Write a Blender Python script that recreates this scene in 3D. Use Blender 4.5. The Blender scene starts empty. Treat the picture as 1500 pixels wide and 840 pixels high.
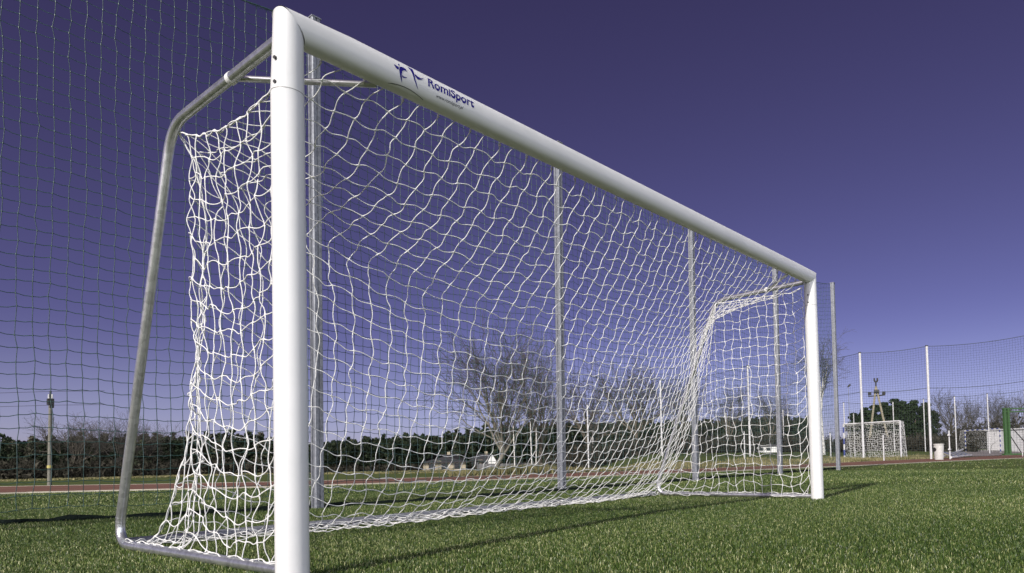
import bpy, bmesh, math, random
import numpy as np
from mathutils import Vector, Matrix

R_ = math.radians
random.seed(7)
rng = np.random.default_rng(11)
scn = bpy.context.scene
col = scn.collection

# ------------------------------------------------------------------ camera constants (metres; X along crossbar, Y behind goal)
CX, CY, CZ = -1.34644, -2.46138, 0.41798
YAW, PITCH, ROLL = 0.887037, 0.04227, -0.020505
F, SX, SY = 1044.018, 97.687, -207.861
CAM = np.array([CX, CY, CZ])
FW = np.array([math.sin(YAW) * math.cos(PITCH), math.cos(YAW) * math.cos(PITCH), math.sin(PITCH)])
RT0 = np.array([math.cos(YAW), -math.sin(YAW), 0.0])
UP0 = np.cross(RT0, FW)
RT = RT0 * math.cos(ROLL) + UP0 * math.sin(ROLL)
UP = -RT0 * math.sin(ROLL) + UP0 * math.cos(ROLL)


def ray(u, v):
    """direction of the sight line through a point of the 1500x840 photograph"""
    return RT * (u - 750 - SX) / F + UP * (420 - SY - v) / F + FW


def gnd(u, v, z=0.0):
    d = ray(u, v)
    return CAM + d * (z - CZ) / d[2]


def hdir(u):
    d = ray(u, 668.0)[:2]
    return d / np.hypot(*d)


def az_of(x, y):
    return np.arctan2(x - CX, y - CY)


def z_at(u, v, dist):
    d = ray(u, v)
    return CZ + dist * d[2] / math.hypot(d[0], d[1])


# ------------------------------------------------------------------ helpers: meshes
class MB:
    def __init__(self):
        self.v = []; self.f = []; self.n = 0

    def add(self, verts, faces):
        b = self.n
        self.v.extend([tuple(map(float, q)) for q in verts])
        self.f.extend([tuple(int(i) + b for i in q) for q in faces])
        self.n += len(verts)

    def box(self, c, s, rz=0.0):
        c = np.array(c, float); h = np.array(s, float) / 2
        ca, sa = math.cos(rz), math.sin(rz)
        vs = []
        for dz in (-1, 1):
            for dx, dy in ((-1, -1), (1, -1), (1, 1), (-1, 1)):
                x, y = dx * h[0], dy * h[1]
                vs.append((c[0] + x * ca - y * sa, c[1] + x * sa + y * ca, c[2] + dz * h[2]))
        self.add(vs, [(3, 2, 1, 0), (4, 5, 6, 7), (0, 1, 5, 4), (1, 2, 6, 5), (2, 3, 7, 6), (3, 0, 4, 7)])

    def tube(self, pts, r, n=12, cap=True):
        pts = np.array(pts, float); m = len(pts)
        r = np.full(m, r) if np.isscalar(r) else np.array(r, float)
        t = np.gradient(pts, axis=0); t /= np.linalg.norm(t, axis=1)[:, None] + 1e-12
        a = np.array([0, 0, 1.0]) if abs(t[0][2]) < .9 else np.array([0, 1.0, 0])
        u = np.cross(a, t[0]); u /= np.linalg.norm(u)
        vs = []
        ang = np.linspace(0, 2 * math.pi, n, endpoint=False)
        for i in range(m):
            u = u - t[i] * (u @ t[i]); u /= np.linalg.norm(u) + 1e-12
            w = np.cross(t[i], u)
            vs.extend(pts[i] + r[i] * (np.cos(ang)[:, None] * u + np.sin(ang)[:, None] * w))
        fs = []
        for i in range(m - 1):
            for k in range(n):
                k2 = (k + 1) % n
                fs.append((i * n + k, i * n + k2, (i + 1) * n + k2, (i + 1) * n + k))
        if cap:
            fs.append(tuple(range(n - 1, -1, -1))); fs.append(tuple(range((m - 1) * n, m * n)))
        self.add(vs, fs)

    def lathe(self, c, prof, n=24):
        vs = []; m = len(prof)
        for (r, z) in prof:
            for k in range(n):
                a = 2 * math.pi * k / n
                vs.append((c[0] + r * math.cos(a), c[1] + r * math.sin(a), c[2] + z))
        fs = []
        for i in range(m - 1):
            for k in range(n):
                k2 = (k + 1) % n
                fs.append((i * n + k, i * n + k2, (i + 1) * n + k2, (i + 1) * n + k))
        fs.append(tuple(range(n - 1, -1, -1))); fs.append(tuple(range((m - 1) * n, m * n)))
        self.add(vs, fs)

    def build(self, name, mat, parent=None, smooth=True):
        me = bpy.data.meshes.new(name)
        me.from_pydata(self.v, [], self.f)
        me.materials.append(mat)
        if smooth:
            me.polygons.foreach_set('use_smooth', [True] * len(me.polygons))
            try: me.set_sharp_from_angle(angle=R_(40))
            except Exception: pass
        me.update()
        return link(name, me, parent)


def link(name, me, parent=None):
    o = bpy.data.objects.new(name, me)
    col.objects.link(o)
    if parent is not None:
        o.parent = parent
        o.matrix_parent_inverse = Matrix.Translation(-parent.location) @ Matrix() if False else Matrix()
    return o


def raw_mesh(name, verts, faces_flat, nper, mat, parent=None, smooth=False, attr=None):
    """mesh from numpy: verts (N,3), faces (M,nper)"""
    me = bpy.data.meshes.new(name)
    verts = np.asarray(verts, np.float32); faces = np.asarray(faces_flat, np.int32)
    me.vertices.add(len(verts)); me.vertices.foreach_set('co', verts.ravel())
    me.loops.add(faces.size); me.loops.foreach_set('vertex_index', faces.ravel())
    me.polygons.add(len(faces))
    me.polygons.foreach_set('loop_start', np.arange(0, faces.size, nper, dtype=np.int32))
    if smooth: me.polygons.foreach_set('use_smooth', np.ones(len(faces), bool))
    if attr is not None:
        a = me.attributes.new('tint', 'FLOAT', 'POINT'); a.data.foreach_set('value', np.asarray(attr, np.float32))
    me.materials.append(mat)
    me.update(calc_edges=True); me.validate()
    return link(name, me, parent)


def sticks(P0, P1, r0, r1, n=3):
    """many straight prisms at once -> verts, quads"""
    P0 = np.asarray(P0, float); P1 = np.asarray(P1, float); m = len(P0)
    r0 = np.broadcast_to(np.asarray(r0, float), (m,)); r1 = np.broadcast_to(np.asarray(r1, float), (m,))
    t = P1 - P0; t /= np.linalg.norm(t, axis=1)[:, None] + 1e-12
    a = np.where(np.abs(t[:, 2:3]) < .9, np.array([[0, 0, 1.0]]), np.array([[0, 1.0, 0]]))
    u = np.cross(a, t); u /= np.linalg.norm(u, axis=1)[:, None] + 1e-12
    w = np.cross(t, u)
    ang = np.arange(n) * 2 * math.pi / n
    rad = np.cos(ang)[None, :, None] * u[:, None, :] + np.sin(ang)[None, :, None] * w[:, None, :]
    V = np.concatenate([P0[:, None, :] + rad * r0[:, None, None], P1[:, None, :] + rad * r1[:, None, None]], axis=1)
    k = np.arange(n); k2 = (k + 1) % n
    f = np.stack([k, k2, k2 + n, k + n], axis=1)
    Fc = f[None] + (np.arange(m) * 2 * n)[:, None, None]
    return V.reshape(-1, 3), Fc.reshape(-1, 4)


def fillet(pts, rad, n=8):
    pts = [np.array(p, float) for p in pts]
    out = [pts[0]]
    for i in range(1, len(pts) - 1):
        a, b, c = pts[i - 1], pts[i], pts[i + 1]
        u = (a - b) / np.linalg.norm(a - b); w = (c - b) / np.linalg.norm(c - b)
        r = rad[i - 1]
        A = b + u * r; C = b + w * r
        for k in range(n + 1):
            t = k / n
            out.append((1 - t) ** 2 * A + 2 * t * (1 - t) * b + t * t * C)
    out.append(pts[-1])
    return np.array(out)


def densify(pts, step):
    out = [pts[0]]
    for a, b in zip(pts[:-1], pts[1:]):
        m = max(1, int(round(np.linalg.norm(b - a) / step)))
        for k in range(1, m + 1): out.append(a + (b - a) * k / m)
    return np.array(out)


def tag(o, label=None, cat=None, group=None, kind=None):
    if label: o['label'] = label
    if cat: o['category'] = cat
    if group: o['group'] = group
    if kind: o['kind'] = kind
    return o


def thing(name, loc, label, cat, group=None, rz=0.0):
    o = bpy.data.objects.new(name, None); col.objects.link(o)
    o.location = loc; o.rotation_euler = (0, 0, rz); o.empty_display_size = .2
    return tag(o, label, cat, group)


def copy_tree(o, parent=None):
    c = o.copy(); col.objects.link(c)
    if parent is not None: c.parent = parent
    for ch in [x for x in bpy.data.objects if x.parent is o]:
        copy_tree(ch, c)
    return c


# ------------------------------------------------------------------ helpers: materials
class NT:
    def __init__(self, name):
        self.m = bpy.data.materials.new(name); self.m.use_nodes = True
        self.t = self.m.node_tree; self.b = self.t.nodes['Principled BSDF']; self.out = self.t.nodes['Material Output']

    def n(self, typ, **kw):
        x = self.t.nodes.new(typ)
        for k, v in kw.items(): setattr(x, k, v)
        return x

    def l(self, a, b): self.t.links.new(a, b)

    def noise(self, scale, detail=4, rough=.6, vec=None):
        x = self.n('ShaderNodeTexNoise'); x.inputs['Scale'].default_value = scale
        x.inputs['Detail'].default_value = detail; x.inputs['Roughness'].default_value = rough
        if vec is not None: self.l(vec, x.inputs['Vector'])
        return x.outputs['Fac']

    def ramp(self, fac, stops):
        x = self.n('ShaderNodeValToRGB'); e = x.color_ramp.elements
        while len(e) < len(stops): e.new(0.5)
        for el, (p, c) in zip(e, stops): el.position = p; el.color = (*c, 1)
        self.l(fac, x.inputs['Fac']); return x.outputs['Color']

    def coord(self, which='Object'):
        return self.n('ShaderNodeTexCoord').outputs[which]

    def bump(self, h, strength=.3, dist=.01):
        x = self.n('ShaderNodeBump'); x.inputs['Strength'].default_value = strength; x.inputs['Distance'].default_value = dist
        self.l(h, x.inputs['Height']); self.l(x.outputs['Normal'], self.b.inputs['Normal'])


def mat_noise(name, c0, c1, scale=8, rough=.6, metallic=0.0, bump=0.0, bscale=None, spec=.5, coat=0.0, detail=5, lo=.3, hi=.7):
    n = NT(name)
    co = n.coord()
    f = n.noise(scale, detail, .6, co)
    n.l(n.ramp(f, [(lo, c0), (hi, c1)]), n.b.inputs['Base Color'])
    n.b.inputs['Roughness'].default_value = rough; n.b.inputs['Metallic'].default_value = metallic
    n.b.inputs['Specular IOR Level'].default_value = spec
    n.b.inputs['Coat Weight'].default_value = coat
    if bump: n.bump(n.noise(bscale or scale * 3, 4, .6, co), bump, .01)
    return n.m


def mat_tint(name, stops, rough=.55, spec=.3, trans=0.0):
    n = NT(name)
    a = n.n('ShaderNodeAttribute'); a.attribute_name = 'tint'
    c = n.ramp(a.outputs['Fac'], stops)
    n.l(c, n.b.inputs['Base Color'])
    n.b.inputs['Roughness'].default_value = rough; n.b.inputs['Specular IOR Level'].default_value = spec
    if trans:
        t = n.n('ShaderNodeBsdfTranslucent'); n.l(c, t.inputs['Color'])
        mx = n.n('ShaderNodeMixShader'); mx.inputs[0].default_value = trans
        n.l(n.b.outputs[0], mx.inputs[1]); n.l(t.outputs[0], mx.inputs[2]); n.l(mx.outputs[0], n.out.inputs['Surface'])
    return n.m


def mat_post():
    n = NT('white_post_paint'); co = n.coord()
    f = n.noise(3.5, 6, .65, co)
    n.l(n.ramp(f, [(.25, (.69, .695, .685)), (.65, (.76, .76, .75))]), n.b.inputs['Base Color'])
    r = n.n('ShaderNodeMapRange'); r.inputs['To Min'].default_value = .28; r.inputs['To Max'].default_value = .42
    n.l(n.noise(14, 4, .6, co), r.inputs['Value']); n.l(r.outputs['Result'], n.b.inputs['Roughness'])
    n.bump(n.noise(60, 3, .5, co), .03, .004)
    return n.m


def mat_galv(name, c0=(.50, .51, .52), c1=(.74, .75, .76), rough=.32):
    n = NT(name); co = n.coord()
    v = n.n('ShaderNodeTexVoronoi'); v.inputs['Scale'].default_value = 45; n.l(co, v.inputs['Vector'])
    sep = n.n('ShaderNodeSeparateColor'); n.l(v.outputs['Color'], sep.inputs['Color'])
    mixf = n.n('ShaderNodeMath', operation='MULTIPLY_ADD'); mixf.inputs[1].default_value = .4; 
    n.l(sep.outputs['Red'], mixf.inputs[0]); n.l(n.noise(9, 6, .7, co), mixf.inputs[2])
    n.l(n.ramp(mixf.outputs[0], [(.4, c0), (.95, c1)]), n.b.inputs['Base Color'])
    n.b.inputs['Metallic'].default_value = .85; n.b.inputs['Roughness'].default_value = rough
    n.bump(n.noise(120, 3, .6, co), .08, .003)
    return n.m


M = {}
M['post'] = mat_post()
M['galv'] = mat_galv('galvanised_steel')
M['alu'] = mat_galv('weathered_aluminium', (.19, .20, .225), (.31, .325, .355), .55)
M['alu'].node_tree.nodes['Principled BSDF'].inputs['Metallic'].default_value = .45
M['joint'] = mat_noise('joint_shadow_gap', (.25, .25, .24), (.35, .35, .34), 20, .7)
M['bolt'] = mat_noise('black_bolt', (.01, .01, .012), (.03, .03, .03), 40, .5)
M['rope'] = mat_noise('white_net_cord', (.74, .74, .72), (.86, .86, .84), 40, .7, bump=.2, bscale=300, spec=.25)
M['twine'] = mat_noise('dark_green_twine', (.018, .05, .044), (.06, .12, .105), 30, .35, spec=.7)
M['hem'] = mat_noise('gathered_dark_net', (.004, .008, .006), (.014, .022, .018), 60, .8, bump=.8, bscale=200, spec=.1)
M['twine_far'] = mat_noise('grey_green_twine', (.02, .03, .03), (.05, .065, .06), 10, .6)
M['ink'] = mat_noise('navy_sticker', (.012, .008, .16), (.018, .012, .21), 60, .4)
M['ink_dark'] = mat_noise('black_sticker', (.012, .012, .03), (.02, .02, .04), 60, .4)
M['white_pole'] = mat_noise('white_pole_paint', (.50, .50, .50), (.64, .64, .64), 6, .5)
M['blue_paint'] = mat_noise('blue_paint', (.045, .06, .21), (.07, .09, .28), 8, .45)
M['concrete'] = mat_noise('pole_concrete', (.13, .125, .105), (.21, .20, .165), 5, .85, bump=.3)
M['wood_pole'] = mat_noise('weathered_wood', (.22, .20, .14), (.36, .32, .23), 4, .85, bump=.3)
M['dark_iron'] = mat_noise('dark_iron', (.015, .015, .016), (.04, .04, .04), 20, .6)
M['yellow_tag'] = mat_noise('yellow_plate', (.40, .35, .10), (.50, .43, .14), 20, .5)
M['slat'] = mat_noise('dark_blue_slat', (.03, .04, .09), (.06, .07, .13), 8, .6)
M['green_paint'] = mat_noise('green_steel_paint', (.03, .085, .02), (.045, .115, .03), 8, .5)
M['grey_panel'] = mat_noise('pale_grey_panel', (.42, .43, .44), (.50, .51, .51), 3, .7)
M['bin'] = mat_noise('bin_concrete', (.42, .42, .39), (.58, .57, .54), 9, .85, bump=.3)
M['roof'] = mat_noise('dark_roof', (.030, .030, .034), (.06, .058, .06), 6, .8)
M['wall_b'] = mat_noise('beige_render', (.36, .31, .22), (.46, .40, .29), 3, .85)
M['wall_w'] = mat_noise('white_render', (.70, .70, .68), (.80, .80, .78), 3, .8)
M['glass'] = mat_noise('dark_window_glass', (.015, .018, .02), (.03, .035, .04), 3, .12)
M['fence_grey'] = mat_noise('grey_boards', (.12, .12, .125), (.20, .20, .20), 10, .8)
M['bark'] = mat_noise('grey_brown_bark', (.095, .080, .060), (.20, .175, .135), 6, .9, bump=.5)
M['bark_pale'] = mat_noise('pale_bark', (.12, .11, .088), (.22, .205, .165), 6, .9, bump=.5)
M['birch'] = mat_noise('birch_bark', (.10, .10, .09), (.72, .71, .67), 5, .8, bump=.3, lo=.36, hi=.46)
M['twig'] = mat_noise('bare_twigs', (.05, .046, .038), (.11, .102, .086), 2, .9)
M['pine_trunk'] = mat_noise('pine_bark', (.07, .05, .035), (.15, .10, .07), 6, .9)
M['needles'] = mat_tint('pine_needles', [(0, (.014, .028, .012)), (.6, (.032, .056, .022)), (1, (.065, .092, .038))], .7, .2)
M['wood_mix'] = mat_tint('far_wood_foliage', [(0, (.017, .027, .015)), (.4, (.042, .056, .031)), (.65, (.070, .068, .048)), (1, (.125, .115, .09))], .85, .1)
M['shrub'] = mat_tint('brown_thicket', [(0, (.020, .020, .015)), (.5, (.045, .042, .031)), (1, (.10, .092, .072))], .85, .1)
M['dry'] = mat_tint('dry_verge_grass', [(0, (.09, .10, .04)), (.4, (.20, .19, .085)), (.75, (.36, .32, .16)), (1, (.48, .43, .25))], .7, .2, .2)
M['grass'] = mat_tint('turf_blades', [(0, (.017, .036, .006)), (.40, (.052, .100, .016)), (.66, (.125, .182, .039)), (.84, (.30, .34, .12)), (1, (.55, .55, .29))], .40, .5, .12)
M['track'] = mat_noise('red_track_surface', (.135, .056, .032), (.20, .085, .048), 1.2, .9, bump=.2, bscale=120)
M['line'] = mat_noise('pale_line_paint', (.34, .31, .25), (.48, .44, .36), 4, .8)
M['paving'] = mat_noise('court_paving', (.17, .15, .145), (.23, .205, .20), 2, .9)
M['cover'] = mat_noise('dark_rubber', (.012, .012, .012), (.03, .03, .028), 10, .8)


def mat_ground():
    n = NT('turf_ground'); g = n.coord('Object')
    a = n.noise(2.2, 6, .7, g); b = n.noise(.18, 4, .6, g); c = n.noise(45, 3, .7, g)
    m1 = n.n('ShaderNodeMath', operation='MULTIPLY_ADD'); m1.inputs[1].default_value = .5
    n.l(b, m1.inputs[0]); n.l(a, m1.inputs[2])
    m2 = n.n('ShaderNodeMath', operation='MULTIPLY_ADD'); m2.inputs[1].default_value = .6
    n.l(c, m2.inputs[0]); n.l(m1.outputs[0], m2.inputs[2])
    colr = n.ramp(m2.outputs[0], [(.62, (.036, .050, .013)), (.95, (.066, .092, .024)), (1.0, (.09, .115, .035))])
    n.l(colr, n.b.inputs['Base Color'])
    n.b.inputs['Roughness'].default_value = .9; n.b.inputs['Specular IOR Level'].default_value = .1
    n.bump(c, .6, .02)
    return n.m


M['ground'] = mat_ground()

# ------------------------------------------------------------------ terrain
TF = [(-60, 726.5), (0, 723), (110, 721), (230, 719), (390, 715.5), (470, 712.2), (570, 709), (631, 707.3), (723, 703.9), (800, 701.4),
      (934, 696.9), (1058, 691.4), (1110, 688.9), (1177, 686), (1243, 684), (1300, 680.8), (1350, 677.8), (1430, 674.6), (1500, 671.5), (1540, 669.8)]
TB = [(-60, 715.2), (0, 713.2), (110, 711.6), (230, 710.4), (390, 707.6), (470, 705.4), (570, 702.4), (662, 699.3), (770, 696.4), (850, 693.6),
      (929, 690.6), (1053, 686.7), (1110, 684), (1205, 679.8), (1248, 677.4), (1300, 675.4), (1350, 673.2), (1430, 669.6), (1500, 666.2), (1540, 664.4)]
pf = np.array([gnd(*q)[:2] for q in TF]); pb = np.array([gnd(*q)[:2] for q in TB])


def smooth_line(p, k=2):
    q = p.copy()
    for _ in range(k):
        q[1:-1] = .25 * q[:-2] + .5 * q[1:-1] + .25 * q[2:]
    return q


pf = smooth_line(pf); pb = smooth_line(pb)
for arr in ('pf', 'pb'):
    p = globals()[arr]
    a = p[0] + (p[0] - p[2]) / np.linalg.norm(p[0] - p[2]) * 25
    b = p[-1] + (p[-1] - p[-3]) / np.linalg.norm(p[-1] - p[-3]) * 40
    globals()[arr] = np.vstack([a, p, b])
azb = az_of(pb[:, 0], pb[:, 1]); db = np.hypot(pb[:, 0] - CX, pb[:, 1] - CY)
_o = np.argsort(azb); azb, db = azb[_o], db[_o]
AZ_L = az_of(*(CAM[:2] + hdir(800) * 10)); AZ_R = az_of(*(CAM[:2] + hdir(960) * 10))


def sstep(a, b, x):
    t = np.clip((x - a) / (b - a), 0, 1); return t * t * (3 - 2 * t)


def terrain(x, y):
    x = np.asarray(x, float); y = np.asarray(y, float)
    az = az_of(x, y); d = np.hypot(x - CX, y - CY)
    dbk = np.interp(az, azb, db)
    front = sstep(R_(-50), R_(-20), az) * (1 - sstep(R_(120), R_(150), az))
    e = np.maximum(d - dbk - .8, 0)
    left = -1.4 * sstep(0, 9, e)
    right = np.minimum(.018 * np.maximum(e - 1.5, 0), 1.2)
    w = sstep(AZ_L, AZ_R, az)
    return front * (left * (1 - w) + right * w)


def at(u, dist):
    h = hdir(u); x, y = CX + h[0] * dist, CY + h[1] * dist
    return np.array([x, y, float(terrain(x, y))])


# one ground sheet out to the horizon, polar grid
az_g = np.concatenate([np.radians(np.arange(-30, 125, 1.0)), np.radians(np.arange(125, 330, 5.0))])
rr = np.concatenate([[.05], np.geomspace(.6, 12, 22), np.arange(12.7, 75, .7), np.geomspace(78, 3000, 40)])
A_, D_ = np.meshgrid(az_g, rr, indexing='ij')
X_ = CX + np.sin(A_) * D_; Y_ = CY + np.cos(A_) * D_
V = np.stack([X_, Y_, terrain(X_, Y_)], -1).reshape(-1, 3)
na, nr_ = len(az_g), len(rr)
ii, jj = np.meshgrid(np.arange(na), np.arange(nr_ - 1), indexing='ij'); i2 = (ii + 1) % na
Fq = np.stack([ii * nr_ + jj, ii * nr_ + jj + 1, i2 * nr_ + jj + 1, i2 * nr_ + jj], -1).reshape(-1, 4)[:, ::-1]
g = raw_mesh('ground', V, Fq, 4, M['ground'], smooth=True); tag(g, kind='structure')


def resample(p, n):
    s = np.r_[0, np.cumsum(np.linalg.norm(np.diff(p, axis=0), axis=1))]
    t = np.linspace(0, s[-1], n)
    return np.stack([np.interp(t, s, p[:, k]) for k in range(2)], 1)


def ribbon(name, a, b, z, mat, n=3):
    rows = [a * (1 - t) + b * t for t in np.linspace(0, 1, n)]
    P = np.stack(rows, 1); m = len(a)
    V = np.concatenate([P, np.full((m, n, 1), z)], -1).reshape(-1, 3)
    i, j = np.meshgrid(np.arange(m - 1), np.arange(n - 1), indexing='ij')
    Q = np.stack([i * n + j, (i + 1) * n + j, (i + 1) * n + j + 1, i * n + j + 1], -1).reshape(-1, 4)
    o = raw_mesh(name, V, Q, 4, mat); tag(o, kind='structure'); return o


TFp, TBp = resample(pf, 80), resample(pb, 80)
ribbon('running_track', TFp, TBp, .012, M['track'])
for t in (.36, .70):
    c = TFp * (1 - t) + TBp * t; w_ = (TBp - TFp); w_ /= np.linalg.norm(w_, axis=1)[:, None]
    ribbon('lane_marking', c, c + w_ * .04, .017, M['line'], 2)
w_ = (TBp - TFp); w_ /= np.linalg.norm(w_, axis=1)[:, None]
kb = MB()
for side, off in ((TFp, -.07), (TBp, .01)):
    for a, b, wa, wb in zip(side[:-1], side[1:], w_[:-1], w_[1:]):
        p = [a + wa * off, b + wb * off, b + wb * (off + .06), a + wa * (off + .06)]
        kb.add([(*q, -.02) for q in p] + [(*q, .028 if off < 0 else .018) for q in p], [(4, 5, 6, 7), (0, 1, 5, 4), (1, 2, 6, 5), (2, 3, 7, 6), (3, 0, 4, 7)])
k = kb.build('kerb', M['line'], smooth=False); tag(k, kind='structure')
# court paving on the far right
us = np.linspace(1408, 1620, 14); ds = np.linspace(0, 1, 14); P = []
for u in us:
    a = az_of(*(CAM[:2] + hdir(u) * 10)); d0 = np.interp(a, azb, db) + 1.2 + max(0, (1440 - u)) * .05
    for t in ds:
        q = at(u, d0 + t * 24); P.append((q[0], q[1], q[2] + .03))
i, j = np.meshgrid(np.arange(13), np.arange(13), indexing='ij')
Q = np.stack([i * 14 + j, i * 14 + j + 1, (i + 1) * 14 + j + 1, (i + 1) * 14 + j], -1).reshape(-1, 4)[:, ::-1]
tag(raw_mesh('court_paving', P, Q, 4, M['paving']), kind='structure')

# ------------------------------------------------------------------ the goal
W, H, RX, RY = 5.12, 2.06, .060, .056
D1, Z1, D2 = 1.001, 1.989, 1.7395
GROUP = None
goal = thing('football_goal', (0, 0, 0), 'large white football goal with sagging white net and printed crossbar on the turf', 'football goal')
ANG = np.linspace(0, 2 * math.pi, 40, endpoint=False)
# small lean of each post so that it stands as photographed
NB, NTp = np.array([.012, 0]), np.array([-.003, 0])     # near post foot, head (x shift, y shift)
FB, FTp = np.array([.008, 0]), np.array([.004, 0])


def post_mb(x0, foot, head, sgn):
    m = MB(); vs = []
    zs = [-.03, .3, .8, 1.3, 1.8]
    for z in zs:
        s = foot + (head - foot) * z / H
        for a in ANG: vs.append((x0 + s[0] + RX * math.cos(a), s[1] + RY * math.sin(a), z))
    for a in ANG:
        dx = RX * math.cos(a) ; o = -sgn * dx          # o > 0 : outer side
        rd = max(0.0, (o - .022)) * .42 if sgn > 0 else max(0, o - .035) * .25
        vs.append((x0 + head[0] + dx + sgn * rd, head[1] + RY * math.sin(a), H + o - rd))
    n = 40
    fs = [(i * n + k, i * n + (k + 1) % n, (i + 1) * n + (k + 1) % n, (i + 1) * n + k) for i in range(len(zs)) for k in range(n)]
    m.add(vs, fs); return m


post_n = post_mb(0, NB, NTp, 1).build('post', M['post'], goal)
post_f = post_mb(W, FB, FTp, -1).build('post', M['post'], goal)
SQ = .80


def sec_z(a):
    return RX * math.copysign(abs(math.sin(a)) ** SQ, math.sin(a))


def sec_y(a):
    return RY * math.copysign(abs(math.cos(a)) ** SQ, math.cos(a))


m = MB(); vs = []; n = 40; Xs = [None] + list(np.linspace(.25, W - .25, 12)) + ['e']
for X in Xs:
    for a in ANG:
        dz, y = sec_z(a), -sec_y(a)
        # ring at the mitre shares the post's ring
        if X is None:
            o = dz; rd = max(0.0, o - .022) * .42
            vs.append((NTp[0] - o + rd, y, H + dz - rd))
        elif X == 'e':
            o = dz; rd = max(0, o - .035) * .25
            vs.append((W + FTp[0] + o - rd, y, H + dz - rd))
        else: vs.append((X, y, H + dz))
m.add(vs, [(i * n + k, (i + 1) * n + k, (i + 1) * n + (k + 1) % n, i * n + (k + 1) % n)[::-1] for i in range(len(Xs) - 1) for k in range(n)])
crossbar = m.build('crossbar', M['post'], goal)
for o, x0, foot, head, zj in ((post_n, 0, NB, NTp, 1.793), (post_f, W, FB, FTp, 1.79)):
    j = MB(); vs = []; s = foot + (head - foot) * zj / H
    for z in (zj - .0016, zj + .0016):
        for a in ANG: vs.append((x0 + s[0] + (RX + .0006) * math.cos(a), s[1] + (RY + .0006) * math.sin(a), z))
    j.add(vs, [(k, (k + 1) % 40, 40 + (k + 1) % 40, 40 + k) for k in range(40)])
    jo = j.build('sleeve_joint', M['joint'], o)
    for zb in ((1.815, 1.905) if x0 == 0 else (1.885, 1.80 + .015)):
        b = MB(); a = R_(197) if x0 == 0 else R_(180)
        c = np.array([x0 + s[0] + RX * math.cos(a), s[1] + RY * math.sin(a), zb]); nn = np.array([math.cos(a), math.sin(a), 0])
        b.tube([c - nn * .003, c + nn * .004], .0065, 10); b.build('bolt', M['bolt'], o)


# surface of the crossbar hit by a sight line (lettering is laid on the bar where it is printed)
def bar_hit(u, v, grow=.0008):
    d = ray(u, v); o = CAM
    ry, rx = RY + grow, RX + grow
    # march along the sight line to the bar's rounded-oval section
    t0 = (-RY * 2 - o[1]) / d[1]; p = None
    for k_ in range(900):
        q = o + d * (t0 + k_ * .0004 / d[1]); yy, zz = abs(q[1]) / ry, abs(q[2] - H) / rx
        if yy ** (2 / SQ) + zz ** (2 / SQ) <= 1.0:
            p = q; break
    if p is not None:
        return p[0], math.atan2(math.copysign((abs(p[2] - H) / rx) ** (1 / SQ), p[2] - H), (max(1e-6, -p[1]) / ry) ** (1 / SQ))
    a = (d[1] / ry) ** 2 + (d[2] / rx) ** 2; b = 2 * (o[1] * d[1] / ry ** 2 + (o[2] - H) * d[2] / rx ** 2)
    c = (o[1] / ry) ** 2 + ((o[2] - H) / rx) ** 2 - 1
    disc = b * b - 4 * a * c
    if disc < 0: disc = 0
    t = (-b - math.sqrt(disc)) / (2 * a); p = o + d * t
    return p[0], math.atan2((p[2] - H) / rx, -p[1] / ry)     # X, angle up from the front


def on_bar(X, th, grow=.0008):
    c_, s_ = math.cos(th), math.sin(th)
    return (X, -(RY + grow) * math.copysign(abs(c_) ** SQ, c_), H + (RX + grow) * math.copysign(abs(s_) ** SQ, s_))


def bar_decal(polys, name, mat, grow=.0008):
    """polys: lists of (X, s) with s arc length up the bar face; filled, cut into strips, wrapped on the bar"""
    bm = bmesh.new()
    for pl in polys:
        vs = [bm.verts.new((x, s, 0)) for x, s in pl]
        try: bm.faces.new(vs)
        except Exception: pass
    bmesh.ops.triangulate(bm, faces=bm.faces[:])
    for s in np.arange(-.08, .12, .006):
        bmesh.ops.bisect_plane(bm, geom=bm.verts[:] + bm.edges[:] + bm.faces[:], plane_co=(0, s, 0), plane_no=(0, 1, 0))
    for v in bm.verts: v.co = on_bar(v.co.x, v.co.y / RX, grow)
    bmesh.ops.recalc_face_normals(bm, faces=bm.faces[:])
    me = bpy.data.meshes.new(name); bm.to_mesh(me); bm.free(); me.materials.append(mat)
    return link(name, me, crossbar)


DEC_DY = 3.0


def px(pts, x0=560, y0=80, k=1482 / 150):
    out = []
    for a, b in pts:
        X, th = bar_hit(x0 + a / k, y0 + b / k + DEC_DY); out.append((X, th * RX))
    return out


emb = [
    [(167, 112), (185, 118), (215, 140), (240, 152), (236, 186), (226, 188), (205, 172), (182, 143)],                                        # left arm
    [(230, 108), (240, 106), (250, 120), (248, 134), (238, 132), (229, 120)],                                                              # head
    [(248, 152), (275, 148), (310, 162), (340, 185), (360, 222), (330, 203), (305, 200), (288, 215), (282, 250), (282, 300), (284, 382), (268, 330), (252, 260), (244, 190)],
    [(288, 268), (312, 290), (338, 300), (362, 304), (345, 313), (315, 313), (290, 300)],
    [(357, 143), (372, 150), (440, 188), (448, 215), (462, 260), (478, 330), (520, 486), (498, 440), (465, 345), (432, 245), (400, 190), (375, 160)],
    [(470, 252), (500, 280), (540, 308), (570, 318), (602, 320), (575, 333), (535, 337), (505, 325), (485, 300), (472, 275)],
]
bar_decal([px(q) for q in emb], 'emblem', M['ink'])
top = [(80, 388), (150, 396), (230, 414), (310, 442), (390, 480), (470, 530), (530, 580), (590, 632)]
lo = [(a_, b_ - 9) for a_, b_ in top]; lo[0] = (80, 385)
pa, pb_ = px(top), px(lo)
for k in range(len(top) - 1): pass
bar_decal([[pa[k], pa[k + 1], pb_[k + 1], pb_[k]] for k in range(len(top) - 1)], 'emblem_arc', M['ink_dark'])


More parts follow.
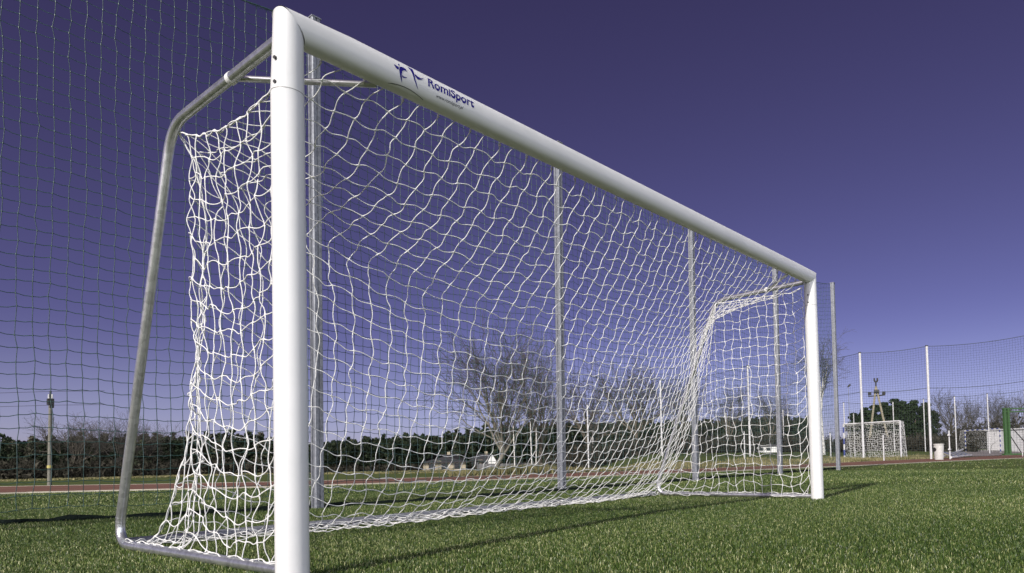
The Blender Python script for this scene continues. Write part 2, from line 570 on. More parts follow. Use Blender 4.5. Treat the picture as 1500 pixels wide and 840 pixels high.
def bar_text(body, name, mat, uvA, uvB, cap_px, shear=0.0, bold=0.0):
    uvA, uvB, cap_px = [(a_, b_ + DEC_DY) for a_, b_ in (uvA, uvB, cap_px)]
    Xa, ta = bar_hit(*uvA); Xb, tb = bar_hit(*uvB)
    c = bpy.data.curves.new(name, 'FONT'); c.body = body; c.size = 1; c.shear = shear; c.offset = bold
    o = bpy.data.objects.new(name, c); col.objects.link(o)
    dg = bpy.context.evaluated_depsgraph_get(); dg.update()
    me = bpy.data.meshes.new_from_object(o.evaluated_get(dg))
    bpy.data.objects.remove(o); bpy.data.curves.remove(c)
    co = np.array([v.co[:] for v in me.vertices]); x0, x1 = co[:, 0].min(), co[:, 0].max()
    bm = bmesh.new(); bm.from_mesh(me); bpy.data.meshes.remove(me)
    Xc, tc = bar_hit(*cap_px)
    hh = (tc - ta) * RX / .70
    for v in bm.verts:
        f = (v.co.x - x0) / (x1 - x0)
        v.co = (Xa + (Xb - Xa) * f, (ta + (tb - ta) * f) * RX + v.co.y * hh, 0)
    for s in np.arange(-.08, .12, .006):
        bmesh.ops.bisect_plane(bm, geom=bm.verts[:] + bm.edges[:] + bm.faces[:], plane_co=(0, s, 0), plane_no=(0, 1, 0))
    for v in bm.verts: v.co = on_bar(v.co.x, v.co.y / RX)
    bmesh.ops.recalc_face_normals(bm, faces=bm.faces[:])
    me = bpy.data.meshes.new(name); bm.to_mesh(me); bm.free(); me.materials.append(mat)
    return link(name, me, crossbar)


K_ = 1482 / 150
bar_text('RomiSport', 'lettering', M['ink'], (560 + 664 / K_, 80 + 424 / K_), (560 + 1328 / K_, 80 + 742 / K_), (560 + 682 / K_, 80 + 326 / K_), .0, .02)
bar_text('www.romisport.pl', 'web_address', M['ink_dark'], (560 + 782 / K_, 80 + 590 / K_), (560 + 1168 / K_, 80 + 772 / K_), (560 + 797 / K_, 80 + 543 / K_), .35, .004)

# bent side pipes: post head -> rear bend -> ground bend -> ground bar
PR = .0225
T0, T1 = np.array([0, D1, Z1]), np.array([W, D1, Z1])
B0, B1 = np.array([0, D2, .028]), np.array([W, D2, .028])


def fit_pt(p, u, v, w=1.0):
    """nudges a measured corner of the frame sideways onto its sight line"""
    d = ray(u, v); d /= np.linalg.norm(d); r = p - CAM
    return CAM + d * (r @ d) * 1.0 if w == 1 else p + w * ((CAM + d * (r @ d)) - p)


T0 = fit_pt(T0, 252, 184); T1 = fit_pt(T1, 1048, 441)
B0 = fit_pt(B0, 173, 797, .8); B1 = fit_pt(B1, 957, 724, .6)
B0[2] = B1[2] = .028
for x0, T, B, post_head, foot in ((0, T0, B0, NTp, NB), (W, T1, B1, FTp, FB)):
    p = fillet([(x0 + post_head[0], RY * .7, H - .035), T, B, (x0 + foot[0], RY * .8, .028)], (.13, .17), 10)
    p = densify(p, .06); r = np.full(len(p), PR)
    s = MB(); s.tube(p, r, 16); sp = s.build('side_pipe', M['galv'], goal)
    # pressed wrinkles on the inside of the ground bend
    q = fillet([T, B, (x0, RY, .028)], (.17,), 26)[1:-1]; wr = MB()
    for k in range(2, 24, 2):
        t = q[k + 1] - q[k - 1]; t /= np.linalg.norm(t)
        wr.tube([q[k] - t * .003, q[k] + t * .003], [PR + .0012, PR + .0012], 16)
    wr.build('bend_wrinkle', M['galv'], sp)
    # corner brace between side pipe and crossbar
    sg = 1 if x0 == 0 else -1
    a = np.array([x0, RY, H - .035]) + (T - np.array([x0, RY, H - .035])) * .40; b = np.array([x0 + sg * .42, RY * .75, H - .045])
    br = MB(); br.tube([a, b], .013, 12); bo = br.build('corner_brace', M['galv'], goal)
    cl = MB(); t = (T - np.array([x0, RY, H - .035])); t /= np.linalg.norm(t); cl.tube([a - t * .012, a + t * .012], PR + .003, 16); cl.build('clamp_ring', M['rope'], sp)
rb = MB(); rb.tube([B0 + np.array([.02, -.01, 0]), (B0 + B1) / 2 + np.array([0, 0, .004]), B1 + np.array([-.02, -.01, 0])], .026, 16)
rb.build('rear_ground_bar', M['alu'], goal)  # darker metal than the side pipes puts the bar's shade into its colour

# ------------------------------------------------------------------ net of the goal: knots relaxed under gravity
N, K, S = 50, 10, 21
SLK_X = 1.035
nodes = []; pin = []


def node(p, fixed=False):
    nodes.append(np.array(p, float)); pin.append(fixed); return len(nodes) - 1


main = np.zeros((N + 1, K + S + 1), int)
xs = np.linspace(.075, W - .075, N + 1)
for i in range(N + 1):
    f = i / N
    Tm = T0 * (1 - f) + T1 * f; Bm = (B0 * (1 - f) + B1 * f) + np.array([0, -.032, .006])
    A = np.array([xs[i], RY + .004, H - .03 - .015 * (i % 2)])
    if i == 0: A = np.array([.02, RY + .012, H - .16])
    if i == N: A = np.array([W - .02, RY + .012, H - .09])
    for r in range(K + S + 1):
        if r <= K: p = A + (Tm - A) * r / K
        else: p = Tm + (Bm - Tm) * (r - K) / S
        fixed = (r == 0) or (r == K + S)
        edge = i in (0, N)
        if edge and r == K: fixed = True
        if i == 0 and 0 < r < K:
            fixed = True; t_ = r / K; p = A + (T0 + np.array([.022, -.02, -.035]) - A) * t_ + np.array([0, 0, -.085 * 4 * t_ * (1 - t_)])
        if i == N and 0 < r < K: fixed = True; p = A + (T1 - A) * r / K + np.array([-.01, 0, -.035])
        p = p.copy()
        if r == K and edge: p = Tm + np.array([.022 if i == 0 else -.022, -.02, -.035])
        if not edge and 0 < r < K + S and r != K: p[2] -= .25 * math.sin(math.pi * r / (K + S)); p[1] -= .25 * math.sin(math.pi * r / (K + S))
        main[i, r] = node(p, fixed)
E = []; L = []
def edge(a, b, l): E.append((a, b)); L.append(l)
chains = []; perps = []
ax = (xs[1] - xs[0]) * SLK_X
def col_len(i):
    if i == 0: return 1.0, 1.085
    if i == N: return 1.0, 1.012
    w = math.exp(-min(i, N - i) * .1 / (.75 if i < N / 2 else .5))
    return .875 * (1 - w) + 1.0 * w, .875 * (1 - w) + (1.085 if i < N / 2 else 1.012) * w
lT0, lR0 = .1, float(np.linalg.norm(B0 - T0)) / S
for i in range(N + 1):
    ft, fr_ = col_len(i)
    for r in range(K + S):
        l_ = lT0 * ft if r < K else lR0 * fr_
        if i == 0 and r < K: l_ = float(np.linalg.norm(nodes[main[0, K]] - nodes[main[0, 0]])) / K * 1.02
        edge(main[i, r], main[i, r + 1], l_)
    chains.append(list(main[i])); perps.append((1, 0, 0))
for r in range(1, K + S + 1):
    for i in range(N): edge(main[i, r], main[i + 1, r], ax)
    chains.append(list(main[:, r])); perps.append((0, -.3, .95))
side_cols = []
for sidx, (x0, mi, B, sg) in enumerate(((0, 0, B0, 1), (W, N, B1, -1))):
    rows = []
    zt = nodes[main[mi, 0]][2]
    for s in range(S + 1):
        ns = int(round(10 + (17 - 10) * s / S)); f = s / S
        seam = main[mi, K + s]; row = []
        if s == 0: rows.append([main[mi, r] for r in range(K + 1)]); continue
        P0 = np.array([x0 + sg * .012, RY + .012, zt * (1 - f) + .03 * f]); P1 = nodes[seam]
        for j in range(ns):
            p = P0 + (P1 - P0) * j / ns
            fixed = (j == 0 and s % 2 == 0) or s == S
            if s == S: p = np.array([x0, RY + .03, .052]) * (1 - j / ns) + (B + np.array([0, 0, .024])) * (j / ns)
            row.append(node(p, fixed))
        row.append(seam); rows.append(row)
    for s in range(1, S + 1):
        row = rows[s]; ns = len(row) - 1
        lw = (1.0 + .74 * s / S) / ns * (.94 if sidx == 0 else 1.01)
        for j in range(ns): edge(row[j], row[j + 1], lw)
        chains.append(row); perps.append((0, 0, 1))
    lh = zt / S * (1.06 if sidx == 0 else 1.005)
    maxn = len(rows[S]) - 1
    for j in range(maxn):
        s0 = next(s for s in range(S + 1) if len(rows[s]) - 1 > j)
        ch = [rows[s][j] for s in range(s0, S + 1)]
        if s0 > 0: ch = [rows[s0 - 1][-1]] + ch
        for a, b in zip(ch[:-1], ch[1:]): edge(a, b, lh)
        chains.append(ch); perps.append((0, 1, 0))
Xn = np.array(nodes); fx = np.array(pin); E = np.array(E); L = np.array(L); NN = len(Xn)
wgt = np.where(fx, 0.0, 1.0)
ea, eb = E[:, 0], E[:, 1]
wa, wb = wgt[ea], wgt[eb]; wsum = np.maximum(wa + wb, 1e-9)
cnt = np.maximum(np.bincount(ea, minlength=NN) + np.bincount(eb, minlength=NN), 1)
vel = np.zeros_like(Xn); dt = .02
L = L * rng.uniform(.97, 1.03, len(L))
grav = np.array([0, 0, -1.2])
for step in range(300):
    vel = (vel + grav * dt) * .95; vel[fx] = 0
    Q_ = Xn + vel * dt
    for it in range(30):
        d = Q_[eb] - Q_[ea]; ln = np.linalg.norm(d, axis=1) + 1e-9
        c = np.maximum(ln - L, 0) / ln
        cv = d * c[:, None]
        ca_ = cv * (wa / wsum)[:, None]; cb_ = -cv * (wb / wsum)[:, None]
        dx = np.zeros_like(Q_)
        for k in range(3):
            dx[:, k] = np.bincount(ea, ca_[:, k], NN) + np.bincount(eb, cb_[:, k], NN)
        Q_ += dx * (1.5 / cnt)[:, None]
        Q_[:, 2] = np.maximum(Q_[:, 2], .025)
        Q_[fx] = Xn[fx]
    vel = (Q_ - Xn) / dt; Xn = Q_

# knots pull each cord a little to one side and the other, which makes the wavy cords
ofs = np.zeros_like(Xn)
free = ~fx
ofs[free] += rng.normal(0, .0032, (free.sum(), 3))
sidx_nodes = np.ones(NN, bool); sidx_nodes[main.ravel()] = False
sidx_nodes &= free
ofs[sidx_nodes] += rng.normal(0, .0075, (sidx_nodes.sum(), 3))
Xn = Xn + ofs; Xn[:, 2] = np.maximum(Xn[:, 2], .022)

net_v, net_f, nb = [], [], 0
RN = .0024


def rope(ids, r, sub=6, wob=.0022, n=5, perp=(0, 0, 1), phase=0, amp=.0):
    perp = np.array(perp, float)
    global nb
    P = Xn[ids]
    Pm = np.vstack([2 * P[0] - P[1], P, 2 * P[-1] - P[-2]])
    out = []; rad = []
    for k in range(len(P) - 1):
        p0, p1, p2, p3 = Pm[k], Pm[k + 1], Pm[k + 2], Pm[k + 3]
        wv = rng.normal(0, wob, 3)
        slack = max(0.0, .105 - np.linalg.norm(p2 - p1))
        dirr = rng.normal(0, 1, 3); dirr[2] -= .8; dirr /= np.linalg.norm(dirr)
        bul = perp * amp * (1 if (k + phase) % 2 else -1) * rng.uniform(.35, 1.35)
        for q in range(sub):
            t = q / sub
            c = .5 * ((2 * p1) + (-p0 + p2) * t + (2 * p0 - 5 * p1 + 4 * p2 - p3) * t * t + (-p0 + 3 * p1 - 3 * p2 + p3) * t ** 3)
            b = 4 * t * (1 - t)
            out.append(c + bul * math.sin(math.pi * t) + wv * math.sin(2 * math.pi * t) + dirr * b * slack * .16); rad.append(r * (1.6 if q == 0 else 1.0))
    out.append(P[-1]); rad.append(r)
    out = np.array(out); rad = np.array(rad)
    t = np.gradient(out, axis=0); t /= np.linalg.norm(t, axis=1)[:, None] + 1e-9
    u = np.cross(t, [.31, .27, .91]); u /= np.linalg.norm(u, axis=1)[:, None] + 1e-9; w = np.cross(t, u)
    ang = np.arange(n) * 2 * math.pi / n
    V = out[:, None] + rad[:, None, None] * (np.cos(ang)[None, :, None] * u[:, None] + np.sin(ang)[None, :, None] * w[:, None])
    m = len(out); i, k = np.meshgrid(np.arange(m - 1), np.arange(n), indexing='ij'); k2 = (k + 1) % n
    f = np.stack([i * n + k, i * n + k2, (i + 1) * n + k2, (i + 1) * n + k], -1).reshape(-1, 4)
    net_v.append(V.reshape(-1, 3)); net_f.append(f + nb); nb += m * n


for q_, (ch, pp) in enumerate(zip(chains, perps)): rope(ch, RN, perp=pp, phase=q_, amp=.0095 if q_ < N + 1 + K + S else .0070)
net = raw_mesh('net', np.vstack(net_v), np.vstack(net_f), 4, M['rope'], goal, smooth=True)
# edge ropes: thicker border cord along both seams, the near top edge, and the bunched hem on the ground bar
net_v, net_f, nb = [], [], 0
for mi in (0, N): rope(list(main[mi]), 0.0036, wob=.004)
for _ in range(2):
    hem = list(main[:, K + S]); keep = Xn[hem].copy()
    Xn[hem] += rng.normal(0, .016, (len(hem), 3)) + np.array([0, -.035, -.012]); Xn[hem, 2] = np.clip(Xn[hem, 2], .018, .06)
    rope(hem, RN, wob=.012); Xn[hem] = keep
raw_mesh('edge_rope', np.vstack(net_v), np.vstack(net_f), 4, M['rope'], net, smooth=True)
hook = MB(); hook.tube([(0, RY - .01, H - .038), (0, RY + .012, H - .036), (0, RY + .014, H - .052)], .0035, 6)
hm = hook.build('net_hook', M['rope'], goal); hm.location = (xs[1], 0, 0)
for i in range(3, N, 2):
    c = hm.copy(); col.objects.link(c); c.parent = goal; c.location = (xs[i], 0, 0)

# ------------------------------------------------------------------ tall ball-stop fence right behind the goal
FX0, FD, FY, FA, FH = 2.2979, 3.54365, 3.6738, .00532, 4.70
fence = thing('ball_stop_fence', (FX0, FY, 0), 'tall dark green mesh ball-stop fence on grey aluminium poles close behind the goal', 'fence')
f_off = np.array([FX0, FY, 0.0])


def pole_mb(h, a=.045):
    """square aluminium pole with a groove down every face"""
    m = MB(); g_ = .010; dp = .012; sec = []
    for k in range(4):
        ca, sa = math.cos(k * math.pi / 2), math.sin(k * math.pi / 2)
        for (x, y) in ((a, -a + .008), (a, -g_), (a - dp, -g_), (a - dp, g_), (a, g_), (a, a - .008), (a - .008, a)):
            sec.append((x * ca - y * sa, x * sa + y * ca))
    n = len(sec); vs = [(x, y, z) for z in (-.02, h * .5, h) for x, y in sec]
    m.add(vs, [(i * n + k, i * n + (k + 1) % n, (i + 1) * n + (k + 1) % n, (i + 1) * n + k) for i in range(2) for k in range(n)] + [tuple(range(2 * n, 3 * n))])
    m.box((0, 0, h + .004), (.10, .10, .012))
    return m


lean = [(0, 0), (.015, 0), (.010, .0), (-.035, 0), (-.055, 0), (-.045, 0), (-.03, 0)]
pxs = [FX0 + FD * k for k in range(-2, 5)]
p0 = None
TOPS = []
for k, X in enumerate(pxs):
    if p0 is None: p0 = pole_mb(FH).build('pole', M['alu'], fence, smooth=False); o = p0
    else: o = p0.copy(); col.objects.link(o); o.parent = fence
    o.location = (X - FX0, FA * X, 0)
    o.rotation_euler = (0, R_(-lean[k][0] * 18), 0)
# pole tips used by the top rope
cols = int((pxs[-1] - pxs[0]) / .1)
gx = np.linspace(pxs[0], pxs[-1], cols + 1); rows_n = 46
ph = ((gx - pxs[0]) / FD) % 1.0
sag = .16 * 4 * ph * (1 - ph)
GZ = np.linspace(0.03, 1, rows_n + 1)[None, :] * (FH - .03 - sag[:, None])
GX = np.repeat(gx[:, None], rows_n + 1, 1) + rng.normal(0, .0045, GZ.shape)
# cells lean gently this way and that
GX += .010 * np.sin(GZ * 3 + gx[:, None] * .7)
GY = FY + FA * GX + .05 + .018 * np.sin(GX * 1.9 + GZ * .8) + .012 * np.sin(GX * .63 - 2 * GZ) + rng.normal(0, .004, GZ.shape)
GZ = GZ + rng.normal(0, .005, GZ.shape) + .012 * np.sin(GX * 5.1)
G = np.stack([GX, GY, GZ], -1) - f_off
Va, Fa = sticks(G[:, :-1].reshape(-1, 3), G[:, 1:].reshape(-1, 3), .0030, .0030, 3)
mid = (G[:-1] + G[1:]) / 2 - np.array([0, 0, .006])
Vb1, Fb1 = sticks(G[:-1].reshape(-1, 3), mid.reshape(-1, 3), .0030, .0030, 3)
Vb2, Fb2 = sticks(mid.reshape(-1, 3), G[1:].reshape(-1, 3), .0030, .0030, 3)
kp = G.reshape(-1, 3); Vk, Fk = sticks(kp - np.array([0, 0, .005]), kp + np.array([0, 0, .005]), .0046, .0046, 4)
o1 = len(Va); o2 = o1 + len(Vb1); o3 = o2 + len(Vb2)
raw_mesh('netting', np.vstack([Va, Vb1, Vb2, Vk]), np.vstack([Fa, Fb1 + o1, Fb2 + o2, Fk + o3]), 4, M['twine'], fence)
# loose foot of the netting gathered in a dark roll on the grass
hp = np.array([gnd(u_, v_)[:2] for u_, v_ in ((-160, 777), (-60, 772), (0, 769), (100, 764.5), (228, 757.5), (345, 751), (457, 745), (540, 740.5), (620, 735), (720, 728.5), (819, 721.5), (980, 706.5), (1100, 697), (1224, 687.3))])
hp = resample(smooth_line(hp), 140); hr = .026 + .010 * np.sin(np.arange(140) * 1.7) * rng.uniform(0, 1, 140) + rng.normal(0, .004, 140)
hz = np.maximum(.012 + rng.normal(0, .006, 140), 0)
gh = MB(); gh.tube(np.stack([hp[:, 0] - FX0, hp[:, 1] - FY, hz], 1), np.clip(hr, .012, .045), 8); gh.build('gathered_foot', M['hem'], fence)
tr = MB(); tr.tube(np.stack([gx[::4] - FX0, FA * gx[::4] + .05, (FH - .02 - sag)[::4]], 1), .006, 6); tr.build('top_rope', M['twine'], fence)

# ------------------------------------------------------------------ far white ball-stop fence, right
def net_fence(name, label, pts, heights, cell, r, ropes, polename_mat, pole_r, group=None):
    """pts: list of ground points of the poles"""
    f = thing(name, pts[0], label, 'fence', group); o0 = np.array(pts[0])
    for p, h in zip(pts, heights):
        q = np.array(p) - o0; b = MB()
        b.tube([q + (0, 0, -.3), q + (0, 0, h * .5), q + (0, 0, h)], pole_r, 10); b.build('pole', polename_mat, f)
        c = MB(); c.tube([q + (0, 0, h), q + (0, 0, h + .05)], pole_r * 1.15, 10); c.build('pole_cap', M['dark_iron'], f)
    S0, S1 = [], []; rp = MB()
    for a, b, ha, hb in zip(pts[:-1], pts[1:], heights[:-1], heights[1:]):
        a = np.array(a) - o0; b = np.array(b) - o0; d = np.linalg.norm((b - a)[:2]); n = max(2, int(d / cell)); t = np.linspace(0, 1, n + 1)
        base = a[None] + (b - a)[None] * t[:, None]; top = ha + (hb - ha) * t - .055 * d * 4 * t * (1 - t) * .5
        m = int(max(ha, hb) / cell); s = np.linspace(0, 1, m + 1)
        Gd = base[:, None, :].repeat(m + 1, 1); Gd[:, :, 2] += top[:, None] * s[None, :]
        Gd += rng.normal(0, cell * .06, Gd.shape)
        S0 += [Gd[:, :-1].reshape(-1, 3), Gd[:-1].reshape(-1, 3)]; S1 += [Gd[:, 1:].reshape(-1, 3), Gd[1:].reshape(-1, 3)]
        for fr in ropes:
            q = base.copy(); q[:, 2] += top * fr - (.0 if fr == 1 else .03 * d * 4 * t * (1 - t) * .3)
            rp.tube(q, .014, 5)
    V_, F_ = sticks(np.vstack(S0), np.vstack(S1), r, r, 3)
    raw_mesh('netting', V_, F_, 4, M['twine_far'], f)
    rp.build('rope', M['twine_far'], f)
    return f


fp = [(862, 612, 58), (970, 557, 52), (1099, 536, 46.5), (1190, 528, 44), (1265, 517, 42), (1364, 507, 42), (1520, 489, 43.5)]
pts, hs = [], []
for u, v, d in fp:
    q = at(u, d); pts.append(q); hs.append(z_at(u, v, d) - q[2])
hs[0] = hs[1]
net_fence('ball_stop_fence', 'tall fine-meshed ball-stop fence on round white poles beyond the running track', pts, hs, .13, .0042, (1.0, .63), M['white_pole'], .062)
sp = [(1065, 605, 70), (1149, 600, 69), (1238.6, 590, 68), (1311, 589, 67), (1356, 585, 67), (1401.7, 581, 66), (1450, 577, 66), (1505, 572, 66)]
pts, hs = [], []
for u, v, d in sp:
    q = at(u, d); pts.append(q); hs.append(z_at(u, v, d) - q[2])
net_fence('ball_stop_fence', 'lower mesh fence on thin white poles along the far side of the court', pts, hs, .2, .0036, (1.0,), M['white_pole'], .045)

# low white posts by the track
PG = 'low white posts beside the running track'
for u, v, d, lab in ((1294.6, 637, 37.5, 'short thin white post standing in front of the netted handball goal'), (1391.5, 631, 39.5, 'white post with two clamps just right of the litter bin'),
                     (1217, 634, 40, 'short white post beside the birch trunk behind the fence corner'), (1498, 645, 50, 'short white post on the paving beneath the green steel stand'),
                     (1252.5, 606, 47, 'taller thin white post behind the left end of the netted handball goal'), (1091, 632, 42, 'short pale post seen through the far side net of the large goal')):
    q = at(u, d); h = z_at(u, v, d) - q[2]
    t = thing('marker_post', q, lab, 'post', PG)
    b = MB(); b.tube([(0, 0, -.2), (0, 0, h)], .032, 10); b.build('shaft', M['white_pole'], t)
    b = MB(); b.tube([(0, 0, h), (0, 0, h + .03)], .036, 10); b.build('cap', M['dark_iron'], t)
    if 'clamps' in lab:
        for zz in (.5, 1.2): b = MB(); b.box((0, 0, zz), (.22, .1, .07)); b.build('clamp', M['white_pole'], t)


# ------------------------------------------------------------------ handball goals
def handball(uL, uR, vTL, vTR, dL, dR, label, netmat_r, striped, depth):
    a = at(uL, dL); b = at(uR, dR); hL = z_at(uL, vTL, dL) - a[2]; hR = z_at(uR, vTR, dR) - b[2]
    t = thing('handball_goal', a, label, 'handball goal', 'handball goals on the court')
    ex = (b - a); wdt = np.linalg.norm(ex[:2]); ex /= np.linalg.norm(ex); ey = np.array([-ex[1], ex[0], 0])
    o = b - a
    def bars(p, q, name, nstripe):
        base = MB(); p = np.array(p, float); q = np.array(q, float)
        dirn = (q - p) / np.linalg.norm(q - p)
        base.tube([p, q], .045, 4); bo = base.build(name, M['white_pole'], t, smooth=False)
        for k in range(nstripe):
            s0 = (k + .5 * (1 - .5)) / nstripe
            c = MB(); ln = np.linalg.norm(q - p); c.tube([p + dirn * ln * (k + .25) / nstripe, p + dirn * ln * (k + .75) / nstripe], .0475, 4); c.build('stripe', M['blue_paint'], bo, smooth=False)
    bars((0, 0, 0), (0, 0, hL), 'post', 5 if striped else 3); bars(o, o + (0, 0, hR), 'post', 5 if striped else 0)
    bars((0, 0, hL), o + (0, 0, hR), 'crossbar', 7 if striped else 0)
    st = MB()
    for p, h in ((np.zeros(3), hL), (o, hR)):
        st.tube([p + (0, 0, h), p + ey * depth * .55 + (0, 0, h), p + ey * depth + (0, 0, 0.03), p + (0, 0, .03)], .022, 6)
    st.tube([ey * depth + (0, 0, .03), o + ey * depth + (0, 0, .03)], .022, 6)
    st.build('rear_frame', M['white_pole'], t)
    # net: back and sides
    c = .10; S0, S1 = [], []
    def sheet(P00, P10, P01, P11):
        n = max(2, int(np.linalg.norm(P10 - P00) / c)); m = max(2, int(np.linalg.norm(P01 - P00) / c))
        u = np.linspace(0, 1, n + 1)[:, None, None]; v = np.linspace(0, 1, m + 1)[None, :, None]
        Gd = P00 * (1 - u) * (1 - v) + P10 * u * (1 - v) + P01 * (1 - u) * v + P11 * u * v
        Gd = Gd + rng.normal(0, .025, Gd.shape)
        S0.extend([Gd[:, :-1].reshape(-1, 3), Gd[:-1].reshape(-1, 3)]); S1.extend([Gd[:, 1:].reshape(-1, 3), Gd[1:].reshape(-1, 3)])
    z = np.array([0, 0, 1.0])
    sheet(ey * depth * .5 + z * hL * .96, o + ey * depth * .5 + z * hR * .96, ey * depth + z * .03, o + ey * depth + z * .03)
    sheet(z * hL, o + z * hR, ey * depth * .5 + z * hL * .96, o + ey * depth * .5 + z * hR * .96)
    for p, h in ((np.zeros(3), hL), (o, hR)):
        sheet(p + z * h, p + ey * depth * .5 + z * h, p + z * .03, p + ey * depth + z * .03)
    V_, F_ = sticks(np.vstack(S0), np.vstack(S1), netmat_r, netmat_r, 3)
    raw_mesh('net', V_, F_, 4, M['rope'], t)


handball(1237, 1320, 622, 617, 42.5, 41.5, 'white-netted handball goal standing on the grassy bank behind the white fence poles', .009, False, 1.0)
handball(1415, 1466, 631, 628, 70, 72, 'blue and white striped handball goal on the court before the grey wall', .003, True, 1.0)

# ------------------------------------------------------------------ litter bin, slatted rack, green stand, grey wall
q = at(1375.5, 38.3); h = z_at(1375, 650.5, 38.3) - q[2]; s = h / .80
t = thing('litter_bin', q, 'round pale concrete litter bin with a dark side opening at the track edge', 'litter bin')
b = MB(); b.lathe((0, 0, 0), [(.20 * s, -.05), (.20 * s, 0), (.235 * s, .70 * s), (.225 * s, .74 * s)], 28); b.build('body', M['bin'], t)
b = MB(); b.lathe((0, 0, .745 * s), [(.25 * s, 0), (.255 * s, .03 * s), (.245 * s, .055 * s), (.05, .06 * s)], 28); b.build('lid', M['bin'], t)
ln = math.atan2(-hdir(1375)[1], -hdir(1375)[0]) - .95
c = np.array([math.cos(ln), math.sin(ln), 0]) * .222 * s + np.array([0, 0, .52 * s]); nn = np.array([math.cos(ln), math.sin(ln), 0])
b = MB(); b.tube([c - nn * .02, c + nn * .012], .10 * s, 16); b.build('opening', M['dark_iron'], t)
a = at(1385, 39.5); b_ = at(1417, 52)
t = thing('slatted_rack', a, 'low white rack with dark blue slats lying on the grass beside the litter bin', 'rack')
ex = b_ - a; ln = np.linalg.norm(ex); ex /= ln; ey = np.array([-ex[1], ex[0], 0])
for sgn, nm in ((-.24, 'rail'), (.24, 'rail')):
    m = MB(); m.tube([ey * sgn + (0, 0, .10), ex * ln + ey * sgn + (0, 0, .50 if sgn > 0 else .12)], .05, 8); m.build(nm, M['white_pole'], t)
for k in range(16):
    m = MB(); p = ex * ln * (k + .5) / 16; m.tube([p - ey * .25 + (0, 0, .12), p + ey * .25 + (0, 0, .34)], .06, 6); m.build('slat', M['concrete' if k % 3 == 0 else 'slat'], t)
d0 = 63; q = at(1474, d0); h = z_at(1474, 599, d0) - q[2]
t = thing('court_stand', q, 'green steel court stand with a double post and black diagonal braces before the grey wall', 'court stand')
q2 = at(1560, d0 + 4) - q; ex = q2 / np.linalg.norm(q2); ey = np.array([-ex[1], ex[0], 0]); wd = np.linalg.norm(q2)
for off in (0, .34):
    b = MB(); b.box(tuple(ex * off + (0, 0, h / 2)), (.17, .17, h + .1), math.atan2(ex[1], ex[0])); b.build('post', M['green_paint'], t, smooth=False)
b = MB(); b.box(tuple(ex * wd + (0, 0, h / 2)), (.2, .2, h), math.atan2(ex[1], ex[0])); b.build('post', M['green_paint'], t, smooth=False)
for zz in (h + .02, h - .22):
    b = MB(); b.box(tuple(ex * wd / 2 + (0, 0, zz)), (wd + .3, .11, .09), math.atan2(ex[1], ex[0])); b.build('top_beam', M['green_paint'], t, smooth=False)
b = MB(); b.box(tuple(ex * .9 + (0, 0, .06)), (2.3, .3, .14), math.atan2(ex[1], ex[0])); b.build('foot', M['green_paint'], t, smooth=False)
for a_, b_ in ((.40, 1.35), (.40 + .12, 2.3)):
    b = MB(); b.tube([ex * a_ + (0, 0, 1.55 if a_ < .5 else 2.2), ex * b_ + (0, 0, .25 if a_ < .5 else .5)], .035, 6); b.build('brace', M['dark_iron'], t)
d0 = 80; qa = at(1447, d0 + 1); qb = at(1600, d0 - 3); t = thing('changing_block', qa, 'long flat pale grey panel building behind the striped handball goal', 'building')
h0 = z_at(1447, 628, d0) - qa[2]; h1 = z_at(1500, 621.5, d0) - qa[2]
ex = qb - qa; L_ = np.linalg.norm(ex); ex /= L_; ey = np.array([-ex[1], ex[0], 0]); rz = math.atan2(ex[1], ex[0])
b = MB(); b.box(tuple(ex * L_ / 2 + ey * 2 + (0, 0, h0 / 2 - .1)), (L_, 4, h0 + .2), rz); wl = b.build('wall', M['grey_panel'], t, smooth=False)
b = MB(); b.box(tuple(ex * L_ / 2 + ey * 2 + (0, 0, h0 + .06)), (L_ + .3, 4.3, .12), rz); b.build('roof', M['grey_panel'], t, smooth=False)
for k in range(1, 8):
    b = MB(); b.box(tuple(ex * L_ * k / 8 - ey * .012 + (0, 0, h0 / 2)), (.05, .02, h0 * .96), rz); b.build('panel_joint', M['fence_grey'], wl, smooth=False)
b = MB(); b.box(tuple(ex * .75 - ey * .012 + (0, 0, h0 * .45)), (.9, .03, h0 * .86), rz); b.build('door', M['white_pole'], t, smooth=False)

# ------------------------------------------------------------------ utility poles and lamp
d0 = 59; q = at(73, d0); h = z_at(73, 573, d0) - q[2]
t = thing('utility_pole', q, 'slim grey concrete utility pole with a yellow tag, far left beyond the running track', 'utility pole')
b = MB(); b.tube([(0, 0, -.3), (0, 0, h * .5), (0, 0, h - .45)], [.14, .12, .095], 12); b.build('shaft', M['concrete'], t)
b = MB(); b.box((0, 0, h - .72), (.34, .34, .4)); b.box((.05, 0, h - 1.02), (.24, .3, .22)); b.build('bracket', M['dark_iron'], t)
b = MB(); b.tube([(0, 0, h - .5), (0, 0, h)], .06, 8); b.build('insulator', M['dark_iron'], t)
wdir = RT0[:2]
for dx in (-.12, .12):
    b = MB(); b.tube([(wdir[0] * dx, wdir[1] * dx, h - .5), (wdir[0] * dx, wdir[1] * dx, h - .22)], .045, 8); b.build('insulator', M['white_pole'], t)
zt_ = z_at(73, 684, d0) - q[2]
b = MB(); b.tube([(0, 0, zt_ - .09), (0, 0, zt_ + .09)], .160, 12); b.build('tag_plate', M['yellow_tag'], t)
for zz in (h - .03, h - .95):
    b = MB(); b.tube([(wdir[0] * s_, wdir[1] * s_, zz - .01 * abs(s_)) for s_ in np.linspace(-3.6, 3.6, 9)], .012, 4); b.build('wire', M['dark_iron'], t)
d0 = 105; q = at(1287, d0); t = thing('utility_pole', q, 'A-frame wooden electricity pole with a crossarm behind the netted handball goal', 'utility pole')
